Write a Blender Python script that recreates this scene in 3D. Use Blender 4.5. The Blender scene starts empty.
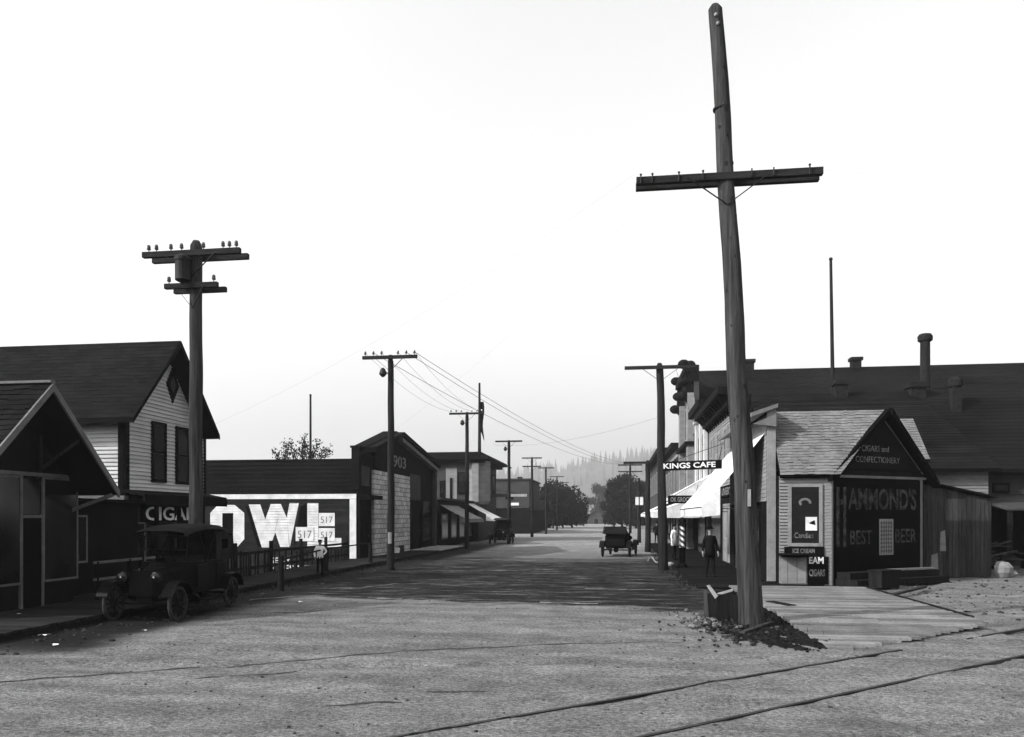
import bpy, math, random
from mathutils import Vector, Matrix, noise
random.seed(11)
R = math.radians
scene = bpy.context.scene
COL = scene.collection
# ------------------------------------------------------------------ camera numbers (metres, street runs along +Y)
H, F, HX = 2.1, 760.0, 517.0
TH = R(7.72); C_, S_ = math.cos(TH), math.sin(TH)
def T(px): return (px - 512) / F
def atY(px, Y): t = T(px); return Y * (t*C_ - S_) / (C_ + t*S_)
def atX(px, X): t = T(px); return X * (C_ + t*S_) / (t*C_ - S_)
def dep(X, Y): return Y*C_ - X*S_
def zof(py, X, Y): return H + (HX - py) * dep(X, Y) / F
def gp(px, py, z=0.0):
    d = (H - z) * F / (py - HX); r = T(px) * d
    return (r*C_ - d*S_, d*C_ + r*S_)
# ------------------------------------------------------------------ materials
def nd(nt, typ, **kw):
    n = nt.nodes.new(typ)
    for k, v in kw.items():
        if k in n.inputs.keys(): n.inputs[k].default_value = v
        else: setattr(n, k, v)
    return n
def mth(nt, op, a, b=None, clamp=False):
    n = nt.nodes.new('ShaderNodeMath'); n.operation = op; n.use_clamp = clamp
    for i, v in enumerate((a, b)):
        if v is None: continue
        if isinstance(v, (int, float)): n.inputs[i].default_value = v
        else: nt.links.new(v, n.inputs[i])
    return n.outputs[0]
MATS = {}
def mat(name, col, rough=.85, var=.3, scale=2.0, stretch=(1, 1, 1), island=0.0, bump=.4, bscale=12.0, bdist=.02, spec=None, metal=0.0, fine=.15):
    if name in MATS: return MATS[name]
    if spec is None: spec = .12 if col > .05 else .02
    m = bpy.data.materials.new(name); m.use_nodes = True; nt = m.node_tree
    bs = nt.nodes['Principled BSDF']
    tc = nd(nt, 'ShaderNodeTexCoord'); mp = nd(nt, 'ShaderNodeMapping'); mp.inputs['Scale'].default_value = stretch
    nt.links.new(tc.outputs['Object'], mp.inputs['Vector'])
    n1 = nd(nt, 'ShaderNodeTexNoise', Scale=scale, Detail=5.0, Roughness=.6); nt.links.new(mp.outputs[0], n1.inputs['Vector'])
    n2 = nd(nt, 'ShaderNodeTexNoise', Scale=bscale, Detail=6.0, Roughness=.7); nt.links.new(mp.outputs[0], n2.inputs['Vector'])
    def rm(x):
        q = nd(nt, 'ShaderNodeMapRange'); nt.links.new(x, q.inputs[0]); q.inputs[1].default_value = .32; q.inputs[2].default_value = .68; return q.outputs[0]
    f = mth(nt, 'MULTIPLY_ADD', rm(n1.outputs[0]), 2*var); nt.nodes[-1].inputs[2].default_value = 1 - var
    g = mth(nt, 'MULTIPLY_ADD', rm(n2.outputs[0]), 2*fine); nt.nodes[-1].inputs[2].default_value = 1 - fine
    f = mth(nt, 'MULTIPLY', f, g)
    if island:
        geo = nd(nt, 'ShaderNodeNewGeometry')
        h = mth(nt, 'MULTIPLY_ADD', geo.outputs['Random Per Island'], 2*island); nt.nodes[-1].inputs[2].default_value = 1 - island
        f = mth(nt, 'MULTIPLY', f, h)
    v = mth(nt, 'MULTIPLY', f, col, True)
    cc = nd(nt, 'ShaderNodeCombineColor')
    for i in range(3): nt.links.new(v, cc.inputs[i])
    nt.links.new(cc.outputs[0], bs.inputs['Base Color'])
    bs.inputs['Roughness'].default_value = rough; bs.inputs['Metallic'].default_value = metal
    bs.inputs['Specular IOR Level'].default_value = spec
    if bump:
        b = nd(nt, 'ShaderNodeBump', Strength=bump, Distance=bdist); nt.links.new(n2.outputs[0], b.inputs['Height'])
        nt.links.new(b.outputs[0], bs.inputs['Normal'])
    MATS[name] = m; return m
V = (7, 7, .55)      # vertical grain
X_ = (.6, 8, 8)      # grain along X
Y_ = (8, .6, 8)      # grain along Y
m_pole = mat('weathered pole wood', .036, var=.5, scale=1.3, stretch=(4, 4, .22), bump=1.0, bscale=5, bdist=.06, fine=.5)
m_poledark = mat('creosoted pole wood', .014, var=.4, scale=1.3, stretch=(6, 6, .4), bump=.8, bscale=5, fine=.3)
m_arm = mat('dark crossarm wood', .018, var=.4, scale=3, stretch=X_, bump=.6, fine=.3)
m_iron = mat('dull iron', .02, rough=.6, metal=.4, bump=.1)
m_ceramic = mat('dark glazed insulator', .05, rough=.25, spec=.5, bump=0)
m_siding_white = mat('pale painted clapboard', .36, var=.12, scale=1.2, stretch=(1, 1, 3), island=.1, bump=.1, fine=.05)
m_siding_grey = mat('weathered grey clapboard', .15, var=.2, scale=1.2, stretch=(1, 1, 3), island=.1, bump=.2)
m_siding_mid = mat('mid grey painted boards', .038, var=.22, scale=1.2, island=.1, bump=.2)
m_siding_dark = mat('dark painted boards', .006, var=.3, scale=1.5, island=.12, bump=.2)
m_owlwall = mat('dark sign wall boards', .015, var=.35, scale=1.0, stretch=(1, 1, 3), island=.2, bump=.25)
m_trim = mat('pale trim paint', .16, var=.15, bump=.15)
m_trimgrey = mat('grey trim paint', .10, var=.2, bump=.15)
m_trimdark = mat('dark trim paint', .005, var=.3, bump=.15)
m_black = mat('black painted board', .003, var=.3, bump=.1)
m_white = mat('white sign paint', .5, var=.2, scale=2.2, bump=.1, bscale=25, fine=.05)
m_dimletter = mat('faded letter paint', .032, var=.8, scale=5, bump=.0, fine=.35)
m_midletter = mat('worn letter paint', .11, var=.6, scale=6, bump=.0, fine=.3)
m_siding_kiosk = mat('worn light clapboard', .14, var=.1, scale=1.2, stretch=(1, 1, 3), island=.12, bump=.1, fine=.05)
m_shingle = mat('weathered cedar shingles', .11, var=.25, scale=1.5, island=.14, bump=.5, bscale=20, fine=.2)
m_shingledark = mat('dark shingles', .006, var=.35, scale=.9, island=.3, bump=.5, bscale=14)
m_roofdark = mat('tarred roof', .004, var=.3, scale=.4, island=.2, bump=.4, bscale=6)
m_roofmid = mat('grey tarred roof', .0065, var=.35, scale=.35, island=.12, bump=.4, bscale=6)
m_glass = mat('dark window glass', .006, rough=.12, var=.2, spec=.3, bump=.05, bscale=1.5, bdist=.01)
m_canvas = mat('white canvas', .5, var=.16, scale=3, bump=.3, bscale=3, bdist=.05, fine=.05)
m_canvasgrey = mat('grey striped canvas', .14, var=.2, scale=3, bump=.3, bscale=3)
m_darkcanvas = mat('black top canvas', .016, var=.25, scale=3, bump=.3, bscale=6, rough=.9)
m_carpaint = mat('black car enamel', .003, rough=.5, var=.3, spec=.05, bump=.03)
m_tyre = mat('dusty tyre', .03, var=.35, scale=6, bump=.4)
m_brass = mat('dull brass', .07, rough=.45, metal=.9, bump=.0)
m_walkdark = mat('dark walk planks', .008, var=.4, scale=1.2, stretch=X_, island=.3, bump=.6, fine=.3)
m_walk = mat('sunbleached planks', .12, var=.25, scale=.8, stretch=(1.5, 1, 1), island=.38, bump=.7, bscale=14, fine=.25)
m_walkpale = mat('pale walk planks', .26, var=.25, island=.2, bump=.4)
m_signwhite = mat('fresh white sign letters', .9, var=.05, bump=0)
m_walkleft = mat('grey dusty planks', .018, var=.4, scale=1.2, stretch=X_, island=.25, bump=.6, fine=.3)
m_wood = mat('raw weathered wood', .03, var=.35, scale=2, stretch=V, island=.3, bump=.6, fine=.3)
m_wooddark = mat('dark raw wood', .010, var=.4, scale=2, stretch=V, island=.35, bump=.6, fine=.3)
m_splinter = mat('fresh split wood', .22, var=.2, scale=5, bump=.3)
m_rail = mat('rusty steel rail', .03, rough=.5, var=.4, metal=.3, bump=.3)
m_soil = mat('dark turned soil', .009, var=.5, scale=5, bump=1.0, bscale=14, bdist=.05, fine=.4)
m_stone = mat('dusty field stones', .09, var=.3, scale=5, island=.6, bump=.6)
m_clod = mat('dirt clods', .032, var=.3, scale=5, island=.5, bump=.6)
m_paper = mat('scrap paper', .7, var=.1, bump=.1)
m_chimney = mat('sooty brick', .012, var=.4, scale=6, bump=.5)
m_leaf = mat('dark foliage', .018, var=.4, scale=.6, island=.55, bump=0)
m_leaffar = mat('distant foliage', .010, var=.4, scale=.3, island=.5, bump=0)
m_bark = mat('bark', .02, var=.4, scale=5, stretch=V, bump=.8)
m_hill = mat('forested hillside', .03, var=.4, scale=.01, bump=0)
m_fir = mat('fir foliage', .015, var=.3, scale=.01, bump=0, island=.3)
m_skin = mat('skin', .16, rough=.6, var=.08, bump=.05)
m_suit = mat('dark wool', .006, var=.3, bump=.3, bscale=30)
m_shirt = mat('white cotton', .6, var=.1, bump=.2)
m_hat = mat('black felt', .004, var=.2, bump=.2)
m_plaster = mat('hazy pale wall', .22, var=.2, scale=.6, bump=.1)
# brick-type material for blockwork
def blockmat(name, c1, c2, mortar, bw, bh, rot=None):
    m = bpy.data.materials.new(name); m.use_nodes = True; nt = m.node_tree; bs = nt.nodes['Principled BSDF']
    tc = nd(nt, 'ShaderNodeTexCoord'); mp = nd(nt, 'ShaderNodeMapping')
    if rot: mp.inputs['Rotation'].default_value = rot
    se = nd(nt, 'ShaderNodeSeparateXYZ'); nt.links.new(tc.outputs['Object'], se.inputs[0]); cb_ = nd(nt, 'ShaderNodeCombineXYZ'); nt.links.new(mth(nt, 'ADD', se.outputs[1], se.outputs[0]), cb_.inputs[0]); nt.links.new(se.outputs[2], cb_.inputs[1]); mp.inputs['Rotation'].default_value = (0, 0, 0); nt.links.new(cb_.outputs[0], mp.inputs['Vector'])
    br = nd(nt, 'ShaderNodeTexBrick'); nt.links.new(mp.outputs[0], br.inputs['Vector'])
    for k, v in (('Color1', c1), ('Color2', c2), ('Mortar', mortar)): br.inputs[k].default_value = (v, v, v, 1)
    br.inputs['Scale'].default_value = 1.0; br.inputs['Brick Width'].default_value = bw; br.inputs['Row Height'].default_value = bh
    br.inputs['Mortar Size'].default_value = bh * .07; br.inputs['Bias'].default_value = 0
    no = nd(nt, 'ShaderNodeTexNoise', Scale=4.0, Detail=6.0); nt.links.new(tc.outputs['Object'], no.inputs['Vector'])
    bw_ = nd(nt, 'ShaderNodeRGBToBW'); nt.links.new(br.outputs['Color'], bw_.inputs[0])
    f = mth(nt, 'MULTIPLY_ADD', no.outputs[0], .7); nt.nodes[-1].inputs[2].default_value = .65
    v = mth(nt, 'MULTIPLY', f, bw_.outputs[0]); cc = nd(nt, 'ShaderNodeCombineColor')
    for i in range(3): nt.links.new(v, cc.inputs[i])
    nt.links.new(cc.outputs[0], bs.inputs['Base Color']); bs.inputs['Roughness'].default_value = .9
    hgt = mth(nt, 'SUBTRACT', 1.0, br.outputs['Fac']); b = nd(nt, 'ShaderNodeBump', Strength=.8, Distance=.03)
    hh = mth(nt, 'ADD', hgt, no.outputs[0]); nt.links.new(hh, b.inputs['Height']); nt.links.new(b.outputs[0], bs.inputs['Normal'])
    MATS[name] = m; return m
m_block = blockmat('rough stone blocks', .42, .22, .05, .5, .25, (R(90), 0, R(90)))
m_brick = blockmat('dark brickwork', .03, .018, .012, .24, .08, (R(90), 0, R(90)))
# ------------------------------------------------------------------ mesh builder
OFF = {}
def setp(o, label=None, cat=None, group=None, kind=None):
    if label: o['label'] = label
    if cat: o['category'] = cat
    if group: o['group'] = group
    if kind: o['kind'] = kind
    return o
def thing(name, label, cat, loc=(0, 0, 0), group=None):
    o = bpy.data.objects.new(name, None); COL.objects.link(o); o.location = loc; o.empty_display_size = .3
    OFF[o.name] = Vector(loc); return setp(o, label, cat, group)
def clip(poly, ax, lo, hi):
    for sgn, lim in ((1, lo), (-1, -hi)):
        out = []
        for i in range(len(poly)):
            a, b = poly[i], poly[(i+1) % len(poly)]; da, db = sgn*a[ax]-lim, sgn*b[ax]-lim
            if da >= 0: out.append(a)
            if (da >= 0) != (db >= 0):
                t = da/(da-db); out.append((a[0]+(b[0]-a[0])*t, a[1]+(b[1]-a[1])*t))
        poly = out
        if len(poly) < 3: return []
    return poly
class MB:
    def __init__(s): s.v, s.f = [], []
    def poly(s, pts):
        n = len(s.v); s.v += [Vector(p) for p in pts]; s.f.append(tuple(range(n, n+len(pts)))); return s
    def prism(s, pts, vec):
        pts = [Vector(p) for p in pts]; vec = Vector(vec); n = len(s.v); k = len(pts)
        s.v += pts + [p+vec for p in pts]; s.f.append(tuple(range(n, n+k))[::-1]); s.f.append(tuple(range(n+k, n+2*k)))
        for i in range(k): j = (i+1) % k; s.f.append((n+i, n+j, n+k+j, n+k+i))
        return s
    def box(s, x0, y0, z0, x1, y1, z1):
        return s.prism([(x0, y0, z0), (x1, y0, z0), (x1, y1, z0), (x0, y1, z0)], (0, 0, z1-z0))
    def beam(s, p, q, w, h, up=(0, 0, 1)):
        p, q = Vector(p), Vector(q); d = (q-p).normalized(); up = Vector(up)
        if abs(d.dot(up)) > .99: up = Vector((0, 1, 0))
        a = d.cross(up).normalized()*w/2; b = a.cross(d).normalized()*h/2
        return s.prism([p-a-b, p+a-b, p+a+b, p-a+b], q-p)
    def tube(s, p, q, r0, r1=None, n=10, cap=True):
        if r1 is None: r1 = r0
        p, q = Vector(p), Vector(q); d = (q-p).normalized(); u = Vector((0, 0, 1)) if abs(d.z) < .9 else Vector((1, 0, 0))
        a = d.cross(u).normalized(); b = d.cross(a); k = len(s.v)
        for c, r in ((p, r0), (q, r1)):
            for i in range(n):
                t = 2*math.pi*i/n; s.v.append(c + a*r*math.cos(t) + b*r*math.sin(t))
        for i in range(n): j = (i+1) % n; s.f.append((k+i, k+j, k+n+j, k+n+i))
        if cap: s.f.append(tuple(range(k, k+n))[::-1]); s.f.append(tuple(range(k+n, k+2*n)))
        return s
    def path(s, pts, r, n=6):
        for a, b in zip(pts, pts[1:]): s.tube(a, b, r, r, n)
        return s
    def lathe(s, c, prof, n=16, axis=(0, 0, 1)):
        c = Vector(c); d = Vector(axis).normalized(); u = Vector((0, 0, 1)) if abs(d.z) < .9 else Vector((1, 0, 0))
        a = d.cross(u).normalized(); b = d.cross(a); k = len(s.v)
        for r, h in prof:
            for i in range(n):
                t = 2*math.pi*i/n; s.v.append(c + d*h + a*r*math.cos(t) + b*r*math.sin(t))
        for m in range(len(prof)-1):
            for i in range(n): j = (i+1) % n; o = k+m*n; s.f.append((o+i, o+j, o+n+j, o+n+i))
        s.f.append(tuple(range(k, k+n))[::-1]); s.f.append(tuple(range(k+(len(prof)-1)*n, k+len(prof)*n)))
        return s
    def ball(s, c, r, n=8, sc=(1, 1, 1), jit=0):
        k = len(s.v); m = max(3, n//2); c = Vector(c)
        for a in range(m+1):
            for i in range(n):
                ph = math.pi*a/m; t = 2*math.pi*i/n; rr = r*(1+random.uniform(-jit, jit))
                s.v.append(c + Vector((rr*math.sin(ph)*math.cos(t)*sc[0], rr*math.sin(ph)*math.sin(t)*sc[1], rr*math.cos(ph)*sc[2])))
        for a in range(m):
            for i in range(n): j = (i+1) % n; o = k+a*n; s.f.append((o+i, o+j, o+n+j, o+n+i))
        return s
    def build(s, name, m, parent=None, origin=None, smooth=False, local=False):
        off = Vector((0, 0, 0))
        if parent is not None: off = OFF[parent.name]
        if origin is not None and parent is None: off = Vector(origin)
        me = bpy.data.meshes.new(name); o = bpy.data.objects.new(name, me)
        me.from_pydata([tuple(p-off) for p in s.v], [], s.f); me.materials.append(m); me.validate()
        COL.objects.link(o)
        if smooth:
            for p in me.polygons: p.use_smooth = True
        if parent is not None: o.parent = parent
        elif origin is not None: o.location = origin
        OFF[o.name] = off; return o
class Frame:
    """wall frame: u to the viewer's right, v up (or up the slope), o out of the wall"""
    def __init__(s, org, U, Vv=(0, 0, 1)):
        s.o = Vector(org); s.U = Vector(U).normalized(); s.V = Vector(Vv).normalized(); s.N = s.U.cross(s.V).normalized()
    def P(s, u, v, o=0): return s.o + s.U*u + s.V*v + s.N*o
    def box(s, mb, u0, v0, o0, u1, v1, o1):
        return mb.prism([s.P(u0, v0, o0), s.P(u1, v0, o0), s.P(u1, v1, o0), s.P(u0, v1, o0)], s.N*(o1-o0))
    def slab(s, mb, poly, o0, o1): return mb.prism([s.P(u, v, o0) for u, v in poly], s.N*(o1-o0))
    def siding(s, mb, poly, board=.12, tb=.022, tt=.004, v0=None):
        lo = min(p[1] for p in poly); hi = max(p[1] for p in poly); v = lo if v0 is None else v0 + math.floor((lo-v0)/board)*board
        while v < hi - 1e-4:
            c = clip(poly, 1, v, min(v+board, hi))
            if len(c) >= 3:
                mb.poly([s.P(a, b, tb + (tt-tb)*(b-v)/board) for a, b in c])
                us = [a for a, b in c if abs(b-v) < 1e-4]
                if len(us) >= 2: mb.poly([s.P(min(us), v, 0), s.P(max(us), v, 0), s.P(max(us), v, tb), s.P(min(us), v, tb)])
            v += board
        return mb
    def shingles(s, mb, poly, row=.13, w=.14, th=.016):
        lo, hi = min(p[1] for p in poly), max(p[1] for p in poly); ul, uh = min(p[0] for p in poly), max(p[0] for p in poly); v = lo
        while v < hi - 1e-4:
            u = ul - random.random()*w
            while u < uh:
                ww = w*random.uniform(.6, 1.5); j = random.uniform(-.02, .02); c = clip(poly, 1, max(lo, v+j), min(v+row+.01, hi))
                c = clip(c, 0, u, u+ww) if c else c
                if len(c) >= 3:
                    t = th*random.uniform(.6, 1.8); vb = min(b for a, b in c)
                    mb.poly([s.P(a, b, t + (.004-t)*(b-vb)/row) for a, b in c])
                    us = [a for a, b in c if abs(b-vb) < 1e-4]
                    if len(us) >= 2: mb.poly([s.P(min(us), vb, 0), s.P(max(us), vb, 0), s.P(max(us), vb, t), s.P(min(us), vb, t)])
                u += ww
            v += row
        return mb
    def boards(s, mb, u0, u1, v0, vt, w=.16, gap=.01, th=.025, jag=.03, o=0):
        """vertical boards; vt = function of u giving the top"""
        u = u0
        while u < u1 - .02:
            ww = min(w*random.uniform(.7, 1.3), u1-u); d = random.uniform(-.006, .006)
            a, b = u+gap/2, u+ww-gap/2; j = random.uniform(0, jag)
            mb.prism([s.P(a, v0-j, o+d), s.P(b, v0-j, o+d), s.P(b, vt(b), o+d), s.P(a, vt(a), o+d)], s.N*th)
            u += ww
        return mb
    def window(s, par, u0, v0, u1, v1, fm, fw=.1, bars=(1, 1), out=.075, name='window', glass=None):
        f = MB(); s.box(f, u0-fw, v0-fw, -.02, u0, v1+fw, out); s.box(f, u1, v0-fw, -.02, u1+fw, v1+fw, out)
        s.box(f, u0, v1, -.02, u1, v1+fw, out-.003); s.box(f, u0, v0-fw, -.02, u1, v0, out+.02)
        for i in range(1, bars[0]): x = u0+(u1-u0)*i/bars[0]; s.box(f, x-.02, v0, 0, x+.02, v1, out-.012)
        for i in range(1, bars[1]): x = v0+(v1-v0)*i/bars[1]; s.box(f, u0, x-.025, 0, u1, x+.025, out-.015)
        w = f.build(name, fm, par)
        g = MB(); s.box(g, u0, v0, -.02, u1, v1, .056 if out > .055 else out-.01); g.build('pane', glass or m_glass, w)
        return w
    def door(s, par, u0, v0, u1, v1, m, fm, out=.04):
        d = MB(); s.box(d, u0, v0, -.02, u1, v1, out-.015)
        s.box(d, u0+.12, v0+.15, 0, u1-.12, v0+(v1-v0)*.42, out); s.box(d, u0+.12, v0+(v1-v0)*.5, 0, u1-.12, v1-.15, out)
        do = d.build('door', m, par)
        f = MB(); s.box(f, u0-.09, v0, 0, u0, v1+.09, out+.02); s.box(f, u1, v0, 0, u1+.09, v1+.09, out+.02); s.box(f, u0, v1, 0, u1, v1+.09, out+.018)
        f.build('door_frame', fm, do); k = MB(); k.ball(s.P(u1-.08, (v0+v1)/2-.1, out+.03), .03); k.build('handle', m_brass, do)
        return do
    def text(s, par, body, u0, v0, u1, v1, m, out=.03, th=.006, bold=.0, name='lettering', cat=None, label=None):
        cu = bpy.data.curves.new('t', 'FONT'); cu.body = body; cu.extrude = .5; cu.offset = bold; cu.resolution_u = 3
        to = bpy.data.objects.new('t', cu); COL.objects.link(to); bpy.context.view_layer.update()
        me = bpy.data.meshes.new_from_object(to.evaluated_get(bpy.context.evaluated_depsgraph_get()))
        bpy.data.objects.remove(to); bpy.data.curves.remove(cu)
        xs = [q.co.x for q in me.vertices]; ys = [q.co.y for q in me.vertices]; x0, x1, y0, y1 = min(xs), max(xs), min(ys), max(ys)
        off = OFF[par.name] if par else Vector((0, 0, 0))
        for q in me.vertices:
            q.co = s.P(u0+(q.co.x-x0)/(x1-x0)*(u1-u0), v0+(q.co.y-y0)/(y1-y0)*(v1-v0), out + (q.co.z*th)) - off
        me.name = name; me.materials.clear(); me.materials.append(m); o = bpy.data.objects.new(name, me); COL.objects.link(o)
        o.parent = par; OFF[o.name] = off; return o
def FX(X, Y): return Frame((X, Y, 0), (0, 1, 0))       # facade on the left side of the street, facing +X
def FXr(X, Y): return Frame((X, Y, 0), (0, -1, 0))     # facade on the right side, facing -X (Y = far end, u runs towards the camera)
def FY(X, Y): return Frame((X, Y, 0), (1, 0, 0))       # wall facing the camera
def gable_roof(mb, x0, x1, ya, yr, yb, za, zr, zb, th=.12):
    mb.prism([(x0, ya, za), (x0, yr, zr), (x0, yr, zr-th), (x0, ya, za-th)], (x1-x0, 0, 0))
    mb.prism([(x0, yr, zr), (x0, yb, zb), (x0, yb, zb-th), (x0, yr, zr-th)], (x1-x0, 0, 0)); return mb
def slope_frame(x0, ya, za, yr, zr): return Frame((x0, ya, za), (1, 0, 0), (0, yr-ya, zr-za)), math.hypot(yr-ya, zr-za)
def hip_walls(mb, x0, y0, x1, y1, z0, z1): return mb.box(x0, y0, z0, x1, y1, z1)

# ------------------------------------------------------------------ ground
def ss(a, b, x): t = max(0, min(1, (x-a)/(b-a))); return t*t*(3-2*t)
RA = Vector((9.63, 8.36)).normalized(); RO = Vector((-2.03, 7.04))
def gz(x, y):
    z = 0.0
    z -= .05*ss(6.9, 7.1, x)*ss(12, 14, y)*(1-ss(23, 24, y)); z -= .62 * ss(-12.1, -12.7, x) * ss(24.3, 25.2, y) * (1-ss(52, 56, y))
    if 2 < y < 70 and -40 < x < 40:
        z += .03*noise.noise(Vector((x*.5, y*.5, 0))) + .014*noise.noise(Vector((x*2.1, y*2.1, 3))) + .007*noise.noise(Vector((x*6, y*6, 7)))
        # wheel ruts that run along the crossing road
        for k, (x0, y0, sl, w, dp) in enumerate(((-6, 10.2, .17, .10, .035), (-6, 11.6, .2, .09, .02), (2, 7.2, .75, .10, .03))):
            dd = y - (y0 + sl*(x-x0) + .25*math.sin(x*.45+k)); z -= dp*math.exp(-(dd/w)**2)
        # dirt banked against the soil patch
        z += .03*math.exp(-((x-3.2)**2/1.0 + (y-13.7)**2/2.2))
        # uneven yard on the right
        z += .07*ss(7.5, 9, x)*ss(15, 17, y)*noise.noise(Vector((x*.9, y*1.6, 9)))
    return z
def axis(segs):
    out = []
    for a, b, st in segs:
        n = max(1, int(round((b-a)/st))); out += [a+(b-a)*i/n for i in range(n)]
    out.append(segs[-1][1]); return out
gx = axis([(-3500, -500, 500), (-500, -60, 44), (-60, -16, 4), (-16, -12.8, .4), (-12.8, -12, .2), (-12, 12, .11), (12, 22, .3), (22, 60, 4), (60, 500, 44), (500, 3500, 500)])
gy = axis([(-300, -10, 40), (-10, 4, 2), (4, 16, .085), (16, 26, .16), (26, 60, .5), (60, 260, 8), (260, 600, 40), (600, 4200, 400)])
gv = [(x, y, gz(x, y)) for y in gy for x in gx]; nx = len(gx)
gf = [(j*nx+i, j*nx+i+1, (j+1)*nx+i+1, (j+1)*nx+i) for j in range(len(gy)-1) for i in range(nx-1)]
me = bpy.data.meshes.new('ground'); me.from_pydata(gv, [], gf)
for p in me.polygons: p.use_smooth = True
ground = bpy.data.objects.new('ground', me); COL.objects.link(ground); ground['kind'] = 'structure'
def ground_material():
    m = bpy.data.materials.new('dirt street'); m.use_nodes = True; nt = m.node_tree; bs = nt.nodes['Principled BSDF']
    tc = nd(nt, 'ShaderNodeTexCoord'); sp = nd(nt, 'ShaderNodeSeparateXYZ'); nt.links.new(tc.outputs['Object'], sp.inputs[0])
    def noi(sc, det=6., st=(1, 1, 1), ro=.6):
        mp = nd(nt, 'ShaderNodeMapping'); mp.inputs['Scale'].default_value = st; nt.links.new(tc.outputs['Object'], mp.inputs[0])
        n = nd(nt, 'ShaderNodeTexNoise', Scale=sc, Detail=det, Roughness=ro); nt.links.new(mp.outputs[0], n.inputs['Vector']); return n.outputs[0]
    def ramp(x, a, b, c=0., d=1.):
        n = nd(nt, 'ShaderNodeMapRange'); n.interpolation_type = 'SMOOTHSTEP'; nt.links.new(x, n.inputs[0])
        for i, v in enumerate((a, b, c, d)): n.inputs[i+1].default_value = v
        return n.outputs[0]
    big = noi(.35, 4.); mid = noi(1.6, 7., (.85, 1.1, 1), .7); fin = noi(20., 6., (.8, 1.1, 1), ro=.75); grit = noi(60., 3., ro=.8)
    base = mth(nt, 'MULTIPLY_ADD', big, .06); nt.nodes[-1].inputs[2].default_value = .096
    base = mth(nt, 'MULTIPLY', base, ramp(mid, .3, .7, .74, 1.24))
    base = mth(nt, 'MULTIPLY', base, ramp(fin, .33, .67, .42, 1.5))
    base = mth(nt, 'MULTIPLY', base, ramp(grit, .38, .62, .6, 1.4))
    trk = noi(1.0, 5., (.18, 1.5, 1), .6); base = mth(nt, 'MULTIPLY', base, ramp(trk, .36, .62, .8, 1.14))   # traffic-polished lanes
    blo = noi(.9, 3., (1, 1, 1), .5); base = mth(nt, 'MULTIPLY', base, ramp(blo, .60, .72, 1., .82))          # old damp blotches
    # clods and manure: sparse dark specks
    vo = nd(nt, 'ShaderNodeTexVoronoi', Scale=2.3); vo.inputs['Randomness'].default_value = 1; nt.links.new(tc.outputs['Object'], vo.inputs['Vector'])
    base = mth(nt, 'MULTIPLY', base, ramp(vo.outputs[0], .03, .09, .45, 1.))
    v2 = nd(nt, 'ShaderNodeTexVoronoi', Scale=7.5); nt.links.new(tc.outputs['Object'], v2.inputs['Vector'])
    base = mth(nt, 'MULTIPLY', base, ramp(mth(nt, 'ADD', v2.outputs[0], mth(nt, 'MULTIPLY', mid, .5)), .24, .34, .5, 1.))
    # dust is finer and paler down the street
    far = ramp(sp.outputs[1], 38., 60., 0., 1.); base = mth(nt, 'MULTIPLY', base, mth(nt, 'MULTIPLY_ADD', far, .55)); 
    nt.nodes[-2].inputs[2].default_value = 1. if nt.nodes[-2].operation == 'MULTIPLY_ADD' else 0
    # darker band of street in front of the shops, with its own ragged outline
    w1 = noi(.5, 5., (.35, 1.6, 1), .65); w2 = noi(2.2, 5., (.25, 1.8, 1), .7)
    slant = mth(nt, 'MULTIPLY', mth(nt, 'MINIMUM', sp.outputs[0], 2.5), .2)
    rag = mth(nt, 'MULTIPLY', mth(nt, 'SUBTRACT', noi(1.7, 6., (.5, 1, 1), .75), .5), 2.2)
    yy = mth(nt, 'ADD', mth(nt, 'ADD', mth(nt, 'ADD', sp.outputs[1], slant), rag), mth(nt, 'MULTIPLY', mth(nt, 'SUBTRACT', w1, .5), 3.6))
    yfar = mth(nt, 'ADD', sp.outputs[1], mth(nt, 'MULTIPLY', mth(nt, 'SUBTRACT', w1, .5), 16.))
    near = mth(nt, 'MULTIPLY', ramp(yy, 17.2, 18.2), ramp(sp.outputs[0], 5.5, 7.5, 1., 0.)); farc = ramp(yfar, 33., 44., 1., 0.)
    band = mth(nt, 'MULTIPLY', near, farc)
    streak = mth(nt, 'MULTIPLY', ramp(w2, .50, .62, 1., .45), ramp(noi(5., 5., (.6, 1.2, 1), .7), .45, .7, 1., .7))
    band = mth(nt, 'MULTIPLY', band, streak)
    # left gutter: ground darkened along the walk
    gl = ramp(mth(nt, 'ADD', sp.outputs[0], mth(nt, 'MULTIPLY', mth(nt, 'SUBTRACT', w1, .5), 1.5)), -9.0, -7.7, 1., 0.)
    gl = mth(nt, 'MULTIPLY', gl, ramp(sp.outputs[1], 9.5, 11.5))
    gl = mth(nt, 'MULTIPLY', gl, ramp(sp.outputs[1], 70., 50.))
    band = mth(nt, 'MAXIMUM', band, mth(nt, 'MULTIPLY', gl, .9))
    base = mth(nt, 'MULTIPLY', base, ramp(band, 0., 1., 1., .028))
    cc = nd(nt, 'ShaderNodeCombineColor')
    for i in range(3): nt.links.new(base, cc.inputs[i])
    nt.links.new(cc.outputs[0], bs.inputs['Base Color']); bs.inputs['Roughness'].default_value = .95; bs.inputs['Specular IOR Level'].default_value = .1
    b1 = nd(nt, 'ShaderNodeBump', Strength=.75, Distance=.05); nt.links.new(fin, b1.inputs['Height'])
    b2 = nd(nt, 'ShaderNodeBump', Strength=.5, Distance=.012); nt.links.new(grit, b2.inputs['Height']); nt.links.new(b1.outputs[0], b2.inputs['Normal'])
    nt.links.new(b2.outputs[0], bs.inputs['Normal']); return m
me.materials.append(ground_material())

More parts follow.
